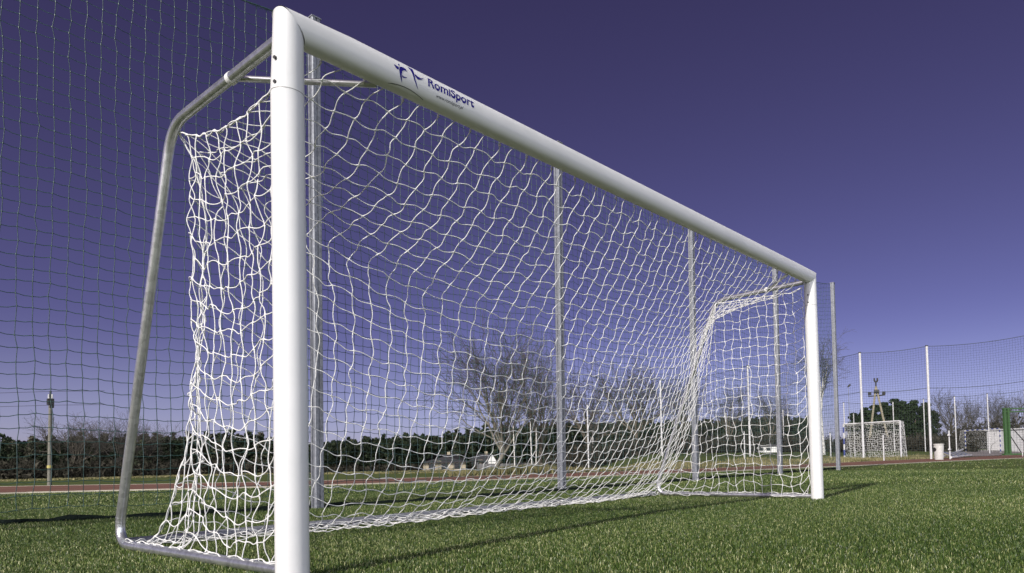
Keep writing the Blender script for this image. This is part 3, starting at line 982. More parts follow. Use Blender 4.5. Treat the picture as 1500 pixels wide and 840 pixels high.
def rel(u, v): 
    p = np.array([CX + hdir(u)[0] * d0, CY + hdir(u)[1] * d0, z_at(u, v, d0)]); return p - q
g0 = rel(1273, 660); g1 = rel(1304.5, 657); g0[2] = -.3; g1[2] = -.3; tp = rel(1287, 566)
for g_ in (g0, g1):
    b = MB(); b.tube([g_, g_ + (tp - g_) * 1.0], [.17, .12], 10); b.build('leg', M['wood_pole'], t)
b = MB(); b.tube([rel(1287, 570), rel(1287, 558)], .10, 8); b.build('mast', M['dark_iron'], t)
b = MB(); b.tube([rel(1275, 581), rel(1300, 578.5)], .09, 6); b.build('crossarm', M['dark_iron'], t)
b = MB(); b.tube([rel(1283.5, 574), rel(1291.5, 574)], .28, 8); b.build('clamp', M['dark_iron'], t)
for u, v in ((1276, 577.5), (1278.5, 577), (1297, 576), (1299.5, 576), (1285, 556.5), (1289.5, 556.5)):
    b = MB(); b.tube([rel(u, v + 2), rel(u, v - 2.5)], .11, 8); b.build('insulator', M['dark_iron'], t)
b = MB(); b.tube([rel(1284.5, 559), rel(1290, 559)], .08, 6); b.build('top_arm', M['dark_iron'], t)
d0 = 95; q = at(1246.5, d0); h = z_at(1246.5, 566, d0) - q[2]
t = thing('street_lamp', q, 'thin tall lamp pole with a small dark tilted head behind the far fence', 'street lamp')
b = MB(); b.tube([(0, 0, -.2), (0, 0, h)], [.05, .025], 8); b.build('pole', M['alu'], t)
b = MB(); hd = RT * .16 + np.array([0, 0, .14]); b.tube([np.array([0, 0, h]) - hd * .8, np.array([0, 0, h]) + hd * .4, np.array([0, 0, h]) + hd * 1.6], [.05, .13, .10], 8); b.build('lamp_head', M['dark_iron'], t)
q = at(107, 62); b = MB(); b.lathe((0, 0, 0), [(.55, -.05), (.52, .12), (.35, .2)], 16)
q = at(107, 24); 
d0 = 70; q = at(107, d0); t = tag(b.build('dark_mat', M['cover'], None), 'small flat dark mat lying on the far left field beyond the track', 'mat'); t.location = q + (0, 0, z_at(107, 710, d0) - q[2] - .15 if False else 0); t.scale = (1.0, 1.0, 1.3)


# ------------------------------------------------------------------ houses
def house(u0, u1, vR, vE, d0, label, wallm, hip, gable_white, depth=9):
    a = at(u0, d0); b = at(u1, d0); h_e = z_at((u0 + u1) / 2, vE, d0) - a[2]; h_r = z_at((u0 + u1) / 2, vR, d0) - a[2]
    t = thing('house', a, label, 'house')
    ex = b - a; Wd = np.linalg.norm(ex[:2]); ex = np.array([ex[0], ex[1], 0]) / Wd; ey = np.array([-ex[1], ex[0], 0]); rz = math.atan2(ex[1], ex[0])
    m = MB(); m.box(tuple(ex * Wd / 2 + ey * depth / 2 + (0, 0, h_e / 2 - .2)), (Wd, depth, h_e + .4), rz); wl = m.build('wall', wallm, t, smooth=False)
    m = MB(); o_ = .6; i0 = hip
    c = [ex * -o_ + ey * -o_, ex * (Wd + o_) + ey * -o_, ex * (Wd + o_) + ey * (depth + o_), ex * -o_ + ey * (depth + o_)]
    rg = [ex * i0 + ey * depth / 2, ex * (Wd - i0) + ey * depth / 2]
    m.add([p + (0, 0, h_e - .03) for p in c] + [p + (0, 0, h_e + .1) for p in c] + [p + (0, 0, h_r) for p in rg],
          [(3, 2, 1, 0), (0, 1, 5, 4), (1, 2, 6, 5), (2, 3, 7, 6), (3, 0, 4, 7), (4, 5, 9, 8), (6, 7, 8, 9), (5, 6, 9), (7, 4, 8)])
    rf = m.build('roof', M['roof'], t, smooth=False)
    m = MB(); m.box(tuple(ex * Wd * .6 + ey * depth / 2 + (0, 0, h_r + .1)), (.6, .6, .9), rz); m.build('chimney', M['wall_b'], rf, smooth=False)
    for k in range(3):
        m = MB(); m.box(tuple(ex * Wd * (.2 + .3 * k) + ey * -.02 + (0, 0, h_e * .55)), (1.2, .06, 1.1), rz); wn = m.build('window', M['glass'], t, smooth=False)
    m = MB(); m.box(tuple(ex * Wd * .36 + ey * -.02 + (0, 0, 1.0)), (1.0, .06, 2.0), rz); m.build('door', M['wood_pole'], t, smooth=False)
    if gable_white:
        gx_, gw = Wd * .66, Wd * .34
        g_ = MB(); p0_ = ex * gx_ - ey * 1.2; p1_ = ex * (gx_ + gw) - ey * 1.2
        gh = h_r - .2
        g_.add([p0_ + (0, 0, -.3), p1_ + (0, 0, -.3), p1_ + (0, 0, h_e), (p0_ + p1_) / 2 + (0, 0, gh), p0_ + (0, 0, h_e)] + [q + ey * 4 for q in
               (p0_ + (0, 0, -.3), p1_ + (0, 0, -.3), p1_ + (0, 0, h_e), (p0_ + p1_) / 2 + (0, 0, gh), p0_ + (0, 0, h_e))],
               [(0, 1, 2, 3, 4), (5, 9, 8, 7, 6), (1, 6, 7, 2), (4, 9, 5, 0), (2, 7, 8, 3), (3, 8, 9, 4)])
        g_.build('gable', M['wall_w'], t, smooth=False)
    return t


house(620, 682, 665.5, 678, 140, 'low house with a broad dark hipped roof at the foot of the pine forest', M['wall_b'], 6, False)
house(690, 727, 665, 676, 150, 'house with a white pointed gable beside the thick bare tree', M['fence_grey'], 1.5, True)
d0 = 62; qa = at(1108, d0); t = thing('garden_shed', qa, 'low white shed seen between fence poles through the far side net', 'shed')
ex = at(1138, d0) - qa; Wd = np.linalg.norm(ex[:2]); ex = np.array([ex[0], ex[1], 0]) / Wd; ey = np.array([-ex[1], ex[0], 0]); rz = math.atan2(ex[1], ex[0]); h = z_at(1120, 653, d0) - qa[2]
b = MB(); b.box(tuple(ex * Wd / 2 + ey * .8 + (0, 0, h * .4)), (Wd, 1.6, h * .8), rz); b.build('wall', M['wall_w'], t, smooth=False)
b = MB(); b.box(tuple(ex * Wd / 2 + ey * .8 + (0, 0, h * .86)), (Wd * .8, 1.7, h * .1), rz); b.build('roof', M['fence_grey'], t, smooth=False)
for k in (.25, .6): b = MB(); b.box(tuple(ex * Wd * k - ey * .02 + (0, 0, h * .48)), (Wd * .18, .05, h * .38), rz); b.build('window', M['glass'], t, smooth=False)
# board fence in front of the houses
qa, qb = at(700, 118), at(800, 104); t = thing('garden_fence', qa, 'low grey board fence behind the thick bare tree', 'fence')
ex = qb - qa; Wd = np.linalg.norm(ex[:2]); ex = np.array([ex[0], ex[1], 0]) / Wd; rz = math.atan2(ex[1], ex[0])
b = MB()
for k in range(60): b.box(tuple(ex * Wd * (k + .5) / 60 + (0, 0, .62 + .03 * (k % 3))), (Wd / 60 * .9, .04, 1.25), rz)
b.build('boards', M['fence_grey'], t, smooth=False)
for k in range(7): b = MB(); b.box(tuple(ex * Wd * k / 6 + np.array([ex[1], -ex[0], 0]) * .1 + (0, 0, .75)), (.14, .14, 1.6), rz); b.build('post', M['fence_grey'], t, smooth=False)


# ------------------------------------------------------------------ trees
def bare_tree(seed, h, spread, levels=4, weep=0.0, fork=.28, limbs=7, twig=.010, thick=1.0, thr=.031):
    r = np.random.default_rng(seed); T_, C_ = [], []          # thick / thin segments
    def grow(p, d, ln, rad, lev):
        n = max(2, int(5 - lev * .6)); q = p; dd = d
        for k in range(n):
            dd = dd + r.normal(0, .10 + .03 * lev, 3); dd[2] += (.06 if lev < 3 else 0) - weep * (.12 if lev >= 2 else 0); dd /= np.linalg.norm(dd)
            e = q + dd * ln / n; ra = rad * (1 - .6 * k / n); rb = rad * (1 - .6 * (k + 1) / n)
            (T_ if rad > thr else C_).append((q, e, max(ra, twig), max(rb, twig)))
            if lev < levels:
                for _ in range(2 if lev < 3 else 2):
                    if r.random() < (.95 if k > 0 or lev > 1 else .5):
                        ax_ = np.cross(dd, r.normal(0, 1, 3)); ax_ /= np.linalg.norm(ax_) + 1e-9
                        a = r.uniform(.35, .85); nd = dd * math.cos(a) + ax_ * math.sin(a)
                        nd[2] += .12; nd /= np.linalg.norm(nd)
                        grow(e, nd, ln * r.uniform(.42, .66), max(rb * .6, twig), lev + 1)
            q = e
    tr_h = h * fork; p = np.zeros(3); rad = h * .022 * thick
    top = np.array([r.normal(0, .02) * h, r.normal(0, .02) * h, tr_h])
    T_.append((np.array([0, 0, -.6]), np.array([0, 0, .5]), rad * 1.5, rad * 1.1)); T_.append((np.array([0, 0, .5]), top, rad * 1.1, rad * .85))
    for k in range(limbs):
        a = 2 * math.pi * (k + r.uniform(0, .6)) / limbs; tilt = r.uniform(.15, .85) * spread if k else .05
        d = np.array([math.cos(a) * math.sin(tilt), math.sin(a) * math.sin(tilt), math.cos(tilt)])
        s = top * r.uniform(.72, 1.0)
        grow(s, d, (h - s[2]) * r.uniform(.55, .72), rad * r.uniform(.45, .7), 1)
    out = []
    for seg, n in ((T_, 7), (C_, 3)):
        A = np.array([s[0] for s in seg]); B = np.array([s[1] for s in seg]); out.append(sticks(A, B, [s[2] for s in seg], [s[3] for s in seg], n))
    return out


protos = {}


def proto(key, seed, trunk, crown, **kw):
    (tv, tf), (cv, cf) = bare_tree(seed, 10.0, **kw)
    h_ = np.percentile(cv[:, 2], 97); tv = tv * 10 / h_; cv = cv * 10 / h_
    protos[key] = [(tv, tf, trunk), (cv, cf, crown), None]


proto('vase', 3, M['bark_pale'], M['twig'], spread=.88, fork=.16, limbs=9, thick=.8)
proto('oval', 5, M['bark'], M['twig'], spread=.75, fork=.25, limbs=7, twig=.013)
proto('wide', 8, M['bark'], M['twig'], spread=1.1, fork=.22, limbs=8, twig=.013)
proto('birch', 12, M['birch'], M['twig'], spread=.5, fork=.45, limbs=5, weep=1.0, levels=4, twig=.007, thick=.6, thr=.06)
proto('slim', 21, M['birch'], M['twig'], spread=.34, fork=.72, limbs=5, levels=3, twig=.007, thick=.55, thr=.09)


def plant_tree(key, u, vtop, dist, label, group, wide=1.0, rot=0.0, name='bare_tree', du=0):
    q = at(u, dist); h = z_at(u, vtop, dist) - q[2]
    pr = protos[key]
    if pr[2] is None:
        t = thing(name, q, label, 'tree', group)
        raw_mesh('trunk', pr[0][0], pr[0][1], 4, pr[0][2], t, smooth=True); raw_mesh('crown', pr[1][0], pr[1][1], 4, pr[1][2], t)
        pr[2] = t
    else:
        t = copy_tree(pr[2]); t.location = q; t['label'] = label
        if group: t['group'] = group
        t.name = name
    t.scale = (h / 10 * wide, h / 10 * wide, h / 10); t.rotation_euler = (0, 0, rot)
    return t


BG = 'bare trees beyond the running track'
plant_tree('vase', 727, 497, 105, 'largest bare tree with thick pale trunk and wide fan crown before the houses', BG, 1.05, .4)
plant_tree('oval', 790, 521, 118, 'bare tree with a dense narrow crown just right of the large fan-crowned tree', BG, .75, 1.2)
plant_tree('wide', 932, 537, 88, 'broad bare tree with a round twiggy crown left of the rear far goal stanchion', BG, 1.0, .2)
plant_tree('oval', 862, 560, 96, 'smaller bare tree between the two broad bare trees', BG, 1.0, 2.6)
plant_tree('vase', 1003, 556, 92, 'bare tree rising behind the far rear stanchion of the large goal', BG, .8, 3.0)
plant_tree('oval', 1072, 572, 84, 'bare tree seen in the left half of the far side net', BG, .9, 4.0)
plant_tree('wide', 1128, 577, 88, 'bare tree seen above the white shed through the far side net', BG, .8, 1.1)
plant_tree('birch', 1207, 500, 52, 'weeping birch with a forked white trunk right of the far goalpost', None, .9, .3, 'birch_tree')
SG = 'slender white birches in front of the forest'
plant_tree('slim', 754, 598, 100, 'single slender white birch right of the large fan-crowned tree', SG, .7, .2, 'birch_tree')
plant_tree('slim', 779, 590, 99, 'left and taller one of a close pair of slender white birches', SG, .7, 1.9, 'birch_tree')
plant_tree('slim', 785, 602, 98, 'right and lower one of a close pair of slender white birches', SG, .7, 3.3, 'birch_tree')
plant_tree('slim', 868, 610, 80, 'slender white birch standing before the dark thicket near the broad bare tree', SG, .7, 4.4, 'birch_tree')
RG = 'bare trees behind the court'
plant_tree('oval', 1392, 578, 125, 'leftmost bare tree beside the dark pine grove behind the court', RG, .9, .7)
plant_tree('wide', 1418, 588, 120, 'second bare tree right of the pine grove, lower than its left neighbour', RG, .7, 2.2)
plant_tree('vase', 1463, 583, 118, 'bare tree with a fan crown behind the striped handball goal', RG, .9, 5.0)
plant_tree('oval', 1490, 584, 112, 'bare tree rising behind the green steel court stand', RG, .9, 5.5)
LG = 'bare trees at the edge of the far left wood'
plant_tree('wide', 108, 617, 178, 'rounded bare tree crown just right of the concrete utility pole', LG, 1.2, .9)
plant_tree('oval', 140, 624, 182, 'bare tree between the rounded crown and the near rear goal pipe', LG, 1.0, 2.9)
plant_tree('vase', 180, 616, 176, 'tall bare tree partly behind the near rear goal pipe', LG, .9, 4.1)
plant_tree('oval', 209, 626, 178, 'tallest pale bare tree just right of the near rear goal pipe', LG, .9, 1.5)
plant_tree('wide', 233, 628, 184, 'wide bare tree crown above the left wood, left of the net edge', LG, .8, 3.5)


def clump_faces(P, size, r):
    """small random triangles round points P -> verts, tris"""
    n = len(P); a = r.normal(0, 1, (n, 3)); a /= np.linalg.norm(a, axis=1)[:, None]; b = np.cross(a, r.normal(0, 1, (n, 3))); b /= np.linalg.norm(b, axis=1)[:, None] + 1e-9
    s = size * r.uniform(.6, 1.4, (n, 1)); V = np.stack([P - a * s, P + a * s * .4 + b * s * .8, P + a * s * .8 - b * s * .7], 1)
    return V.reshape(-1, 3), np.arange(3 * n).reshape(-1, 3)


def pine_points(r, h, w, n, base=.12, rounded=.5):
    t = r.beta(1.2, 1.1, n); z = h * (base + (1 - base) * t)
    prof = (1 - t) ** .75 * (1 - rounded) + rounded * np.sqrt(np.clip(1 - t ** 2.4, 0, 1))
    lay = .75 + .35 * np.sin(t * 34 + r.uniform(0, 6))
    a = r.uniform(0, 2 * math.pi, n); rr_ = w * prof * lay * np.sqrt(r.uniform(.15, 1, n))
    tuft = .22 * w * np.sin(a * 3 + t * 9)
    return np.stack([np.cos(a) * (rr_ + tuft * prof), np.sin(a) * (rr_ + tuft * prof), z], 1)


def pine_clumps(r, h, w, n_cl, n_f):
    P = []
    for k in range(n_cl):
        t = (k + r.uniform(0, 1)) / n_cl; z = h * (.10 + .88 * t); rad = w * (.25 + .75 * (1 - t) ** .55) * r.uniform(.35, 1.0)
        a = r.uniform(0, 2 * math.pi); c = np.array([math.cos(a) * rad * .75, math.sin(a) * rad * .75, z])
        s_ = w * r.uniform(.28, .55) * (1 - .45 * t)
        q = r.normal(0, 1, (n_f, 3)); q /= np.linalg.norm(q, axis=1)[:, None]; q *= s_ * r.uniform(.55, 1.05, (n_f, 1)); q[:, 2] *= .62
        P.append(c + q)
    return np.vstack(P)


def forest(name, label, spec, mat, n_faces, size, seed, rounded, w_ratio, kind='stuff', base=.06, cat='wood'):
    r = np.random.default_rng(seed); Vs, Ts, tint = [], [], []; nb_ = 0; TA, TB_ = [], []
    for (u, v, d) in spec:
        q = at(u, d); h = z_at(u, v, d) - q[2]; P = pine_clumps(r, h * 1.03, h * w_ratio * r.uniform(.8, 1.3), 15, n_faces // 15) + q; n_f_ = len(P)
        v_, f_ = clump_faces(P, size * h / 12, r); Vs.append(v_); Ts.append(f_ + nb_); nb_ += len(v_)
        tint.append(np.repeat(np.clip(r.uniform(.05, .45 if seed == 31 else .75) + r.normal(0, .16, n_f_), 0, 1), 3))
    o = raw_mesh(name, np.vstack(Vs), np.vstack(Ts), 3, mat, attr=np.concatenate(tint))
    tag(o, label, cat, kind=kind); return o


r = np.random.default_rng(5)
# pine forest in the middle distance: top line rises from 650 px at the post to 600 px towards the right
spec = []
for row, dd in ((0, 172), (1, 180), (2, 190), (3, 200)):
    for u in np.arange(395, 1190, 5.5):
        line = np.interp(u, [395, 450, 560, 650, 720, 800, 900, 1000, 1190], [652, 650, 643, 638, 630, 625, 620, 618, 612])
        spec.append((u + r.normal(0, 3), line + r.normal(0, 2.6) + (3 - row) * 2, dd + r.normal(0, 3)))
forest('pine_forest', 'dark pine forest forming the skyline behind the houses and bare trees', spec, M['wood_mix'], 340, .60, 31, .55, .24)
spec = []
for row, dd in ((0, 182), (1, 190), (2, 200)):
    for u in np.arange(-60, 400, 6.5):
        line = np.interp(u, [-60, 0, 70, 80, 130, 200, 260, 330, 400], [646, 646, 644, 650, 643, 641, 640, 642, 640])
        spec.append((u + r.normal(0, 3), line + r.normal(0, 4) + (2 - row) * 3, dd + r.normal(0, 3)))
forest('pine_forest', 'dark mixed wood along the far left edge of the field', spec, M['wood_mix'], 420, .55, 33, .6, .24)


def thicket(name, label, us, vtop, dist, dens, seed, hmul=1.0, mat=None, size=.3):
    """bare undergrowth: upright twigs and dry tufts"""
    r = np.random.default_rng(seed); A, B = [], []; P = []
    for u in us:
        q = at(u + r.normal(0, 3), dist + r.normal(0, dist * .03)); h = max(.4, (z_at(u, np.interp(u, vtop[0], vtop[1]), dist) - q[2]) * r.uniform(.6, 1.05) * hmul)
        for _ in range(dens):
            o = np.array([r.normal(0, .5), r.normal(0, .5), 0]) + q
            e = o + np.array([r.normal(0, .22) * h, r.normal(0, .22) * h, h * r.uniform(.5, 1.0)]); A.append(o); B.append(e)
            for _ in range(3):
                s = o + (e - o) * r.uniform(.3, .9); A.append(s); B.append(s + np.array([r.normal(0, .16), r.normal(0, .16), r.uniform(.05, .28)]) * h)
        k = 60; P.append(np.stack([r.normal(0, .16 * h, k), r.normal(0, .16 * h, k), np.abs(r.normal(0, .33, k)) * h], 1) + q)
    V1, F1 = sticks(A, B, .018 * dist / 70, .010 * dist / 70, 3)
    F1t = np.vstack([F1[:, [0, 1, 2]], F1[:, [0, 2, 3]]])
    V2, F2 = clump_faces(np.vstack(P), size * .6 * dist / 70, r)
    tint = np.concatenate([np.repeat(r.uniform(.3, 1, len(V1) // 6), 6), np.repeat(r.uniform(0, .7, len(V2) // 3), 3)])
    o = raw_mesh(name, np.vstack([V1, V2]), np.vstack([F1t, F2 + len(V1)]), 3, mat or M['shrub'], attr=tint)
    tag(o, label, 'undergrowth', kind='stuff'); return o


thicket('undergrowth', 'brown bare undergrowth at the foot of the far left wood', np.arange(-50, 420, 3.2), ([-50, 420], [668, 670]), 176, 7, 41)
thicket('undergrowth', 'grey-brown thicket of bare bushes beyond the track behind the large goal', np.arange(806, 1262, 1.7), ([806, 880, 1000, 1100, 1262], [652, 642, 634, 632, 640]), 66, 9, 43)
thicket('undergrowth', 'low bushes behind the netted handball goal and the litter bin', np.arange(1225, 1425, 1.8), ([1225, 1300, 1425], [640, 634, 636]), 74, 8, 44)
thicket('undergrowth', 'brown hedge behind the court and the striped handball goal', np.arange(1380, 1530, 1.8), ([1380, 1440, 1530], [625, 612, 606]), 92, 9, 45)
thicket('undergrowth', 'low brush around the foot of the houses', np.arange(400, 800, 3.0), ([400, 800], [681, 676]), 152, 6, 46)

# pines of the right grove, each a tree of its own
PG2 = 'pines of the grove behind the netted handball goal'
grove = [(1252, 606, 126, 'leftmost and lowest pine of the dark grove'), (1268, 598, 132, 'pine of the grove just left of the A-frame electricity pole'),
         (1284, 594, 124, 'pine of the grove seen between the legs of the A-frame pole'), (1300, 590, 130, 'pine of the grove just right of the A-frame pole'),
         (1314, 586, 122, 'tallest pine, near the middle of the dark grove'), (1328, 589, 131, 'pine right of the tallest one in the grove'),
         (1343, 588, 124, 'pine in the right half of the grove, left of the tall white fence pole'), (1356, 592, 128, 'pine of the grove directly left of the tall white fence pole'),
         (1368, 603, 125, 'rightmost low pine of the dark grove, at the tall white fence pole')]
gp = None
for k, (u, v, d, lab) in enumerate(grove):
    q = at(u, d); h = z_at(u, v, d) - q[2]
    if gp is None or k == 4:
        rg_ = np.random.default_rng(60 + k); t = thing('pine_tree', q, lab, 'tree', PG2)
        P = pine_clumps(rg_, 10.2, 2.9, 44, 95); v_, f_ = clump_faces(P, .24, rg_)
        tn = np.repeat(np.clip(.3 + rg_.normal(0, .22, len(P)), 0, 1), 3)
        raw_mesh('crown', v_, f_, 3, M['needles'], t, attr=tn)
        b = MB(); b.tube([(0, 0, -.4), (0, 0, 4), (0, 0, 9)], [.24, .17, .05], 8); b.build('trunk', M['pine_trunk'], t); gp = t
    else:
        t = copy_tree(gp); t.location = q; t['label'] = lab
    t.scale = (h / 10 * random.uniform(1.0, 1.3),) * 2 + (h / 10,); t.rotation_euler = (0, 0, k * 1.3)

# ------------------------------------------------------------------ turf blades
def blades(name, label, P, h, w, seed, mat, lean=.55, seg2=True, tint_mu=.42, tint_sd=.30):
    r = np.random.default_rng(seed); n = len(P); h = h * r.uniform(.55, 1.3, n); a = r.uniform(0, 2 * math.pi, n)
    dirx = np.stack([np.cos(a), np.sin(a), np.zeros(n)], 1); b = r.uniform(0, 2 * math.pi, n)
    ld = np.stack([np.cos(b), np.sin(b), np.zeros(n)], 1); ln = (np.abs(r.normal(0, lean, n)))[:, None]
    hh = h[:, None]; up = np.array([[0, 0, 1.0]])
    w = (w * r.uniform(.7, 1.3, n))[:, None]
    base0 = P - dirx * w / 2; base1 = P + dirx * w / 2
    tn = np.clip(r.normal(tint_mu, tint_sd, n), 0, 1)
    if seg2:
        mid = P + up * hh * .6 + ld * hh * ln * .35; m0 = mid - dirx * w * .4; m1 = mid + dirx * w * .4
        tip = P + up * hh * (1 - .35 * np.minimum(ln, 1)) + ld * hh * ln
        V = np.stack([base0, base1, m1, m0, tip], 1).reshape(-1, 3); o = (np.arange(n) * 5)[:, None]
        F_ = np.concatenate([o + [[0, 1, 2]], o + [[0, 2, 3]], o + [[3, 2, 4]]], 0); k = 5
    else:
        tip = P + up * hh * (1 - .3 * np.minimum(ln, 1)) + ld * hh * ln
        V = np.stack([base0, base1, tip], 1).reshape(-1, 3); F_ = (np.arange(n) * 3)[:, None] + [[0, 1, 2]]; k = 3
    return V, F_, np.repeat(tn, k)


def wedge(r, n, d0, d1, a0=-4, a1=104):
    d = np.sqrt(r.uniform(d0 * d0, d1 * d1, n)); a = np.radians(r.uniform(a0, a1, n))
    x = CX + np.sin(a) * d; y = CY + np.cos(a) * d
    return np.stack([x, y, np.zeros(n)], 1), d, np.radians(0) + a


r = np.random.default_rng(77)
Vs, Fs, Ts, nb_ = [], [], [], 0
for (n, d0, d1, h, w, s2) in ((520000, 2.0, 5.5, .017, .0027, True), (430000, 5.5, 10, .018, .0042, False), (300000, 10, 18, .021, .008, False), (170000, 18, 60, .026, .017, False)):
    P, d, a = wedge(r, n, d0, d1)
    lim = np.interp(az_of(P[:, 0], P[:, 1]), az_of(TFp[:, 0], TFp[:, 1])[np.argsort(az_of(TFp[:, 0], TFp[:, 1]))], np.hypot(TFp[:, 0] - CX, TFp[:, 1] - CY)[np.argsort(az_of(TFp[:, 0], TFp[:, 1]))])
    P = P[d < lim - .12]
    # wear: blades thin out and yellow in patches
    mu = .40 + .10 * np.sin(P[:, 0] * 1.3 + 1.7 * np.sin(P[:, 1] * .9)) * np.sin(P[:, 1] * 1.1 + .6)
    v_, f_, t_ = blades('g', None, P, h, w, int(d0 * 10), None, seg2=s2)
    k = len(v_) // len(P)
    t_ = np.clip(t_ + np.repeat(mu - .40, k), 0, 1)
    Vs.append(v_); Fs.append(f_ + nb_); Ts.append(t_); nb_ += len(v_)
gr = raw_mesh('grass', np.vstack(Vs), np.vstack(Fs), 3, M['grass'], attr=np.concatenate(Ts))
tag(gr, 'short mown green turf of the pitch around the goal', 'grass', kind='stuff')

# dry verge behind the track
r = np.random.default_rng(78); P = []
azs = az_of(*(CAM[:2] + hdir(660) * 10)), az_of(*(CAM[:2] + hdir(1395) * 10))
n = 42000; a = r.uniform(azs[0], azs[1], n); d0 = np.interp(a, azb, db) + .35; w0 = np.interp(a, [azs[0], az_of(*(CAM[:2] + hdir(900) * 10)), azs[1]], [1.5, 6, 9])
d = d0 + w0 * r.beta(1, 1.6, n); x = CX + np.sin(a) * d; y = CY + np.cos(a) * d
P = np.stack([x, y, terrain(x, y) - .01], 1)
v_, f_, t_ = blades('v', None, P, .15, .03, 5, None, lean=.6, seg2=False, tint_mu=.5, tint_sd=.28)
t_ = np.clip(t_ + np.repeat(.22 * np.sin(x * 1.1) * np.sin(y * .8 + 1), 3), 0, 1)
hump = np.repeat(np.clip(np.sin(x * .9 + 2) * np.sin(y * .7), 0, 1), 3)
v_[2::3, 2] += .16 * hump[2::3]
tag(raw_mesh('verge_grass', v_, f_, 3, M['dry'], attr=t_), 'tussocky dry grass on the bank behind the running track', 'grass', kind='stuff')
# pale dry strip at the foot of the woods on the left
n = 30000; u = r.uniform(-60, 800, n); Pl = []
hd = np.array([hdir(q) for q in np.linspace(-60, 800, 200)]); hx = np.interp(u, np.linspace(-60, 800, 200), hd[:, 0]); hy = np.interp(u, np.linspace(-60, 800, 200), hd[:, 1])
d = np.interp(u, [-60, 400, 560, 800], [150, 140, 120, 100]) + r.uniform(0, 26, n)
x = CX + hx * d; y = CY + hy * d; P = np.stack([x, y, terrain(x, y)], 1)
v_, f_, t_ = blades('v', None, P, .22, .45, 6, None, lean=.6, seg2=False, tint_mu=.45, tint_sd=.2)
tag(raw_mesh('meadow_grass', v_, f_, 3, M['dry'], attr=t_), 'pale dry meadow strip before the woods and houses', 'grass', kind='stuff')

# ------------------------------------------------------------------ light, sky, camera
SUN_EL = R_(31.0); sd = np.array([1.0, .15]); sd /= np.linalg.norm(sd)
Ld = Vector((sd[0] * math.cos(SUN_EL), sd[1] * math.cos(SUN_EL), -math.sin(SUN_EL)))
sl = bpy.data.lights.new('sun', 'SUN'); sl.energy = 4.05; sl.angle = R_(.5); sl.color = (1.0, .955, .88)
so = bpy.data.objects.new('sun', sl); col.objects.link(so); so.rotation_euler = Ld.to_track_quat('-Z', 'Y').to_euler(); so.location = (-20, 0, 20)
wd = bpy.data.worlds.new('World'); scn.world = wd; wd.use_nodes = True
nt = wd.node_tree; bg = nt.nodes['Background']
sky = nt.nodes.new('ShaderNodeTexSky'); sky.sky_type = 'NISHITA'; sky.sun_disc = False
sky.sun_elevation = SUN_EL; sky.sun_rotation = math.atan2(-sd[0], -sd[1])
sky.air_density = .4; sky.dust_density = 1.0; sky.ozone_density = 2.0; sky.altitude = 120
GAM = (1.06, 1.22, 1.163); MUL = (.98, .515, .655)
#SKYGRADE
sep = nt.nodes.new('ShaderNodeSeparateColor'); cmb = nt.nodes.new('ShaderNodeCombineColor')
nt.links.new(sky.outputs[0], sep.inputs[0])
for k in range(3):
    pw = nt.nodes.new('ShaderNodeMath'); pw.operation = 'POWER'; pw.inputs[1].default_value = GAM[k]
    ml = nt.nodes.new('ShaderNodeMath'); ml.operation = 'MULTIPLY'; ml.inputs[1].default_value = MUL[k]
    mn = nt.nodes.new('ShaderNodeMath'); mn.operation = 'MINIMUM'; mn.inputs[1].default_value = 14.0
    nt.links.new(sep.outputs[k], pw.inputs[0]); nt.links.new(pw.outputs[0], ml.inputs[0]); nt.links.new(ml.outputs[0], mn.inputs[0]); nt.links.new(mn.outputs[0], cmb.inputs[k])
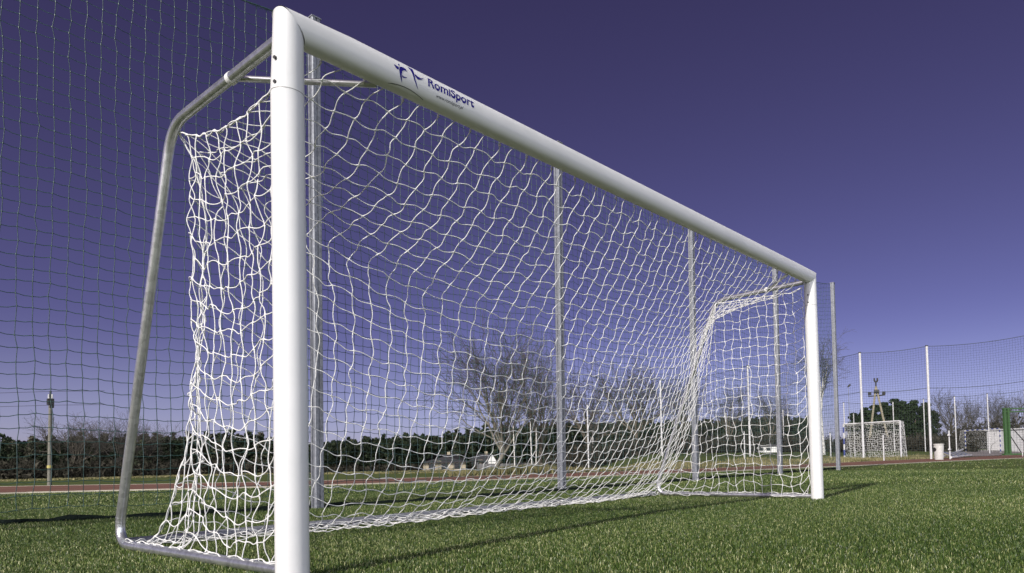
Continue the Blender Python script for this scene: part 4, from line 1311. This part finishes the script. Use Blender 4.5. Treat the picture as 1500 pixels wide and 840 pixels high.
# added fill glow in the sky low behind the camera, brightening the crossbar's front
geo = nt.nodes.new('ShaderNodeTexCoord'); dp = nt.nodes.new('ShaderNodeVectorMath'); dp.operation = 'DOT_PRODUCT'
fill_dir = np.array([-.45, -.89, -.30]); fill_dir /= np.linalg.norm(fill_dir); dp.inputs[1].default_value = tuple(fill_dir)
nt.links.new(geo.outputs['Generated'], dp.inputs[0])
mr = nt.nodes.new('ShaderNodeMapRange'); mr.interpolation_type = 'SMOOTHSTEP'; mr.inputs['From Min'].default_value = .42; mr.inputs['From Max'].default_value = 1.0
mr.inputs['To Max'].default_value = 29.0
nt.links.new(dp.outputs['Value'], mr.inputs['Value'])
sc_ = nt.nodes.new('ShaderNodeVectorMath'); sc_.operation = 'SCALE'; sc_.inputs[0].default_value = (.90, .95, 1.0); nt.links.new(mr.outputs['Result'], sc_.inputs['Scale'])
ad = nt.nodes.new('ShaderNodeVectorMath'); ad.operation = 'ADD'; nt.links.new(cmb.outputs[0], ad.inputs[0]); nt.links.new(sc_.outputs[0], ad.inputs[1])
# thin pale haze low over the horizon
sx_ = nt.nodes.new('ShaderNodeSeparateXYZ'); nt.links.new(geo.outputs['Generated'], sx_.inputs[0])
m2 = nt.nodes.new('ShaderNodeMapRange'); m2.interpolation_type = 'SMOOTHERSTEP'; m2.inputs['From Min'].default_value = -.01; m2.inputs['From Max'].default_value = .21
m2.inputs['To Min'].default_value = 1.0; m2.inputs['To Max'].default_value = 0.0; nt.links.new(sx_.outputs['Z'], m2.inputs['Value'])
s2 = nt.nodes.new('ShaderNodeVectorMath'); s2.operation = 'SCALE'; s2.inputs[0].default_value = (1.0, 1.12, .80); nt.links.new(m2.outputs['Result'], s2.inputs['Scale'])
a2 = nt.nodes.new('ShaderNodeVectorMath'); a2.operation = 'ADD'; nt.links.new(ad.outputs[0], a2.inputs[0]); nt.links.new(s2.outputs[0], a2.inputs[1])
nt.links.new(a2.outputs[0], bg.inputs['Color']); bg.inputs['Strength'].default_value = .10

cam = bpy.data.cameras.new('camera'); co = bpy.data.objects.new('camera', cam); col.objects.link(co)
Mx = Matrix(((RT[0], UP[0], -FW[0], CX), (RT[1], UP[1], -FW[1], CY), (RT[2], UP[2], -FW[2], CZ), (0, 0, 0, 1)))
co.matrix_world = Mx
cam.sensor_width = 36; cam.sensor_fit = 'HORIZONTAL'; cam.lens = F / 1500 * 36
cam.shift_x = -SX / 1500; cam.shift_y = -SY / 1500; cam.clip_start = .05; cam.clip_end = 6000
scn.camera = co
scn.view_settings.view_transform = 'Standard'; scn.view_settings.look = 'None'; scn.view_settings.gamma = 1; scn.view_settings.exposure = 0
scn.view_settings.use_curve_mapping = False
scn.render.engine = 'CYCLES'
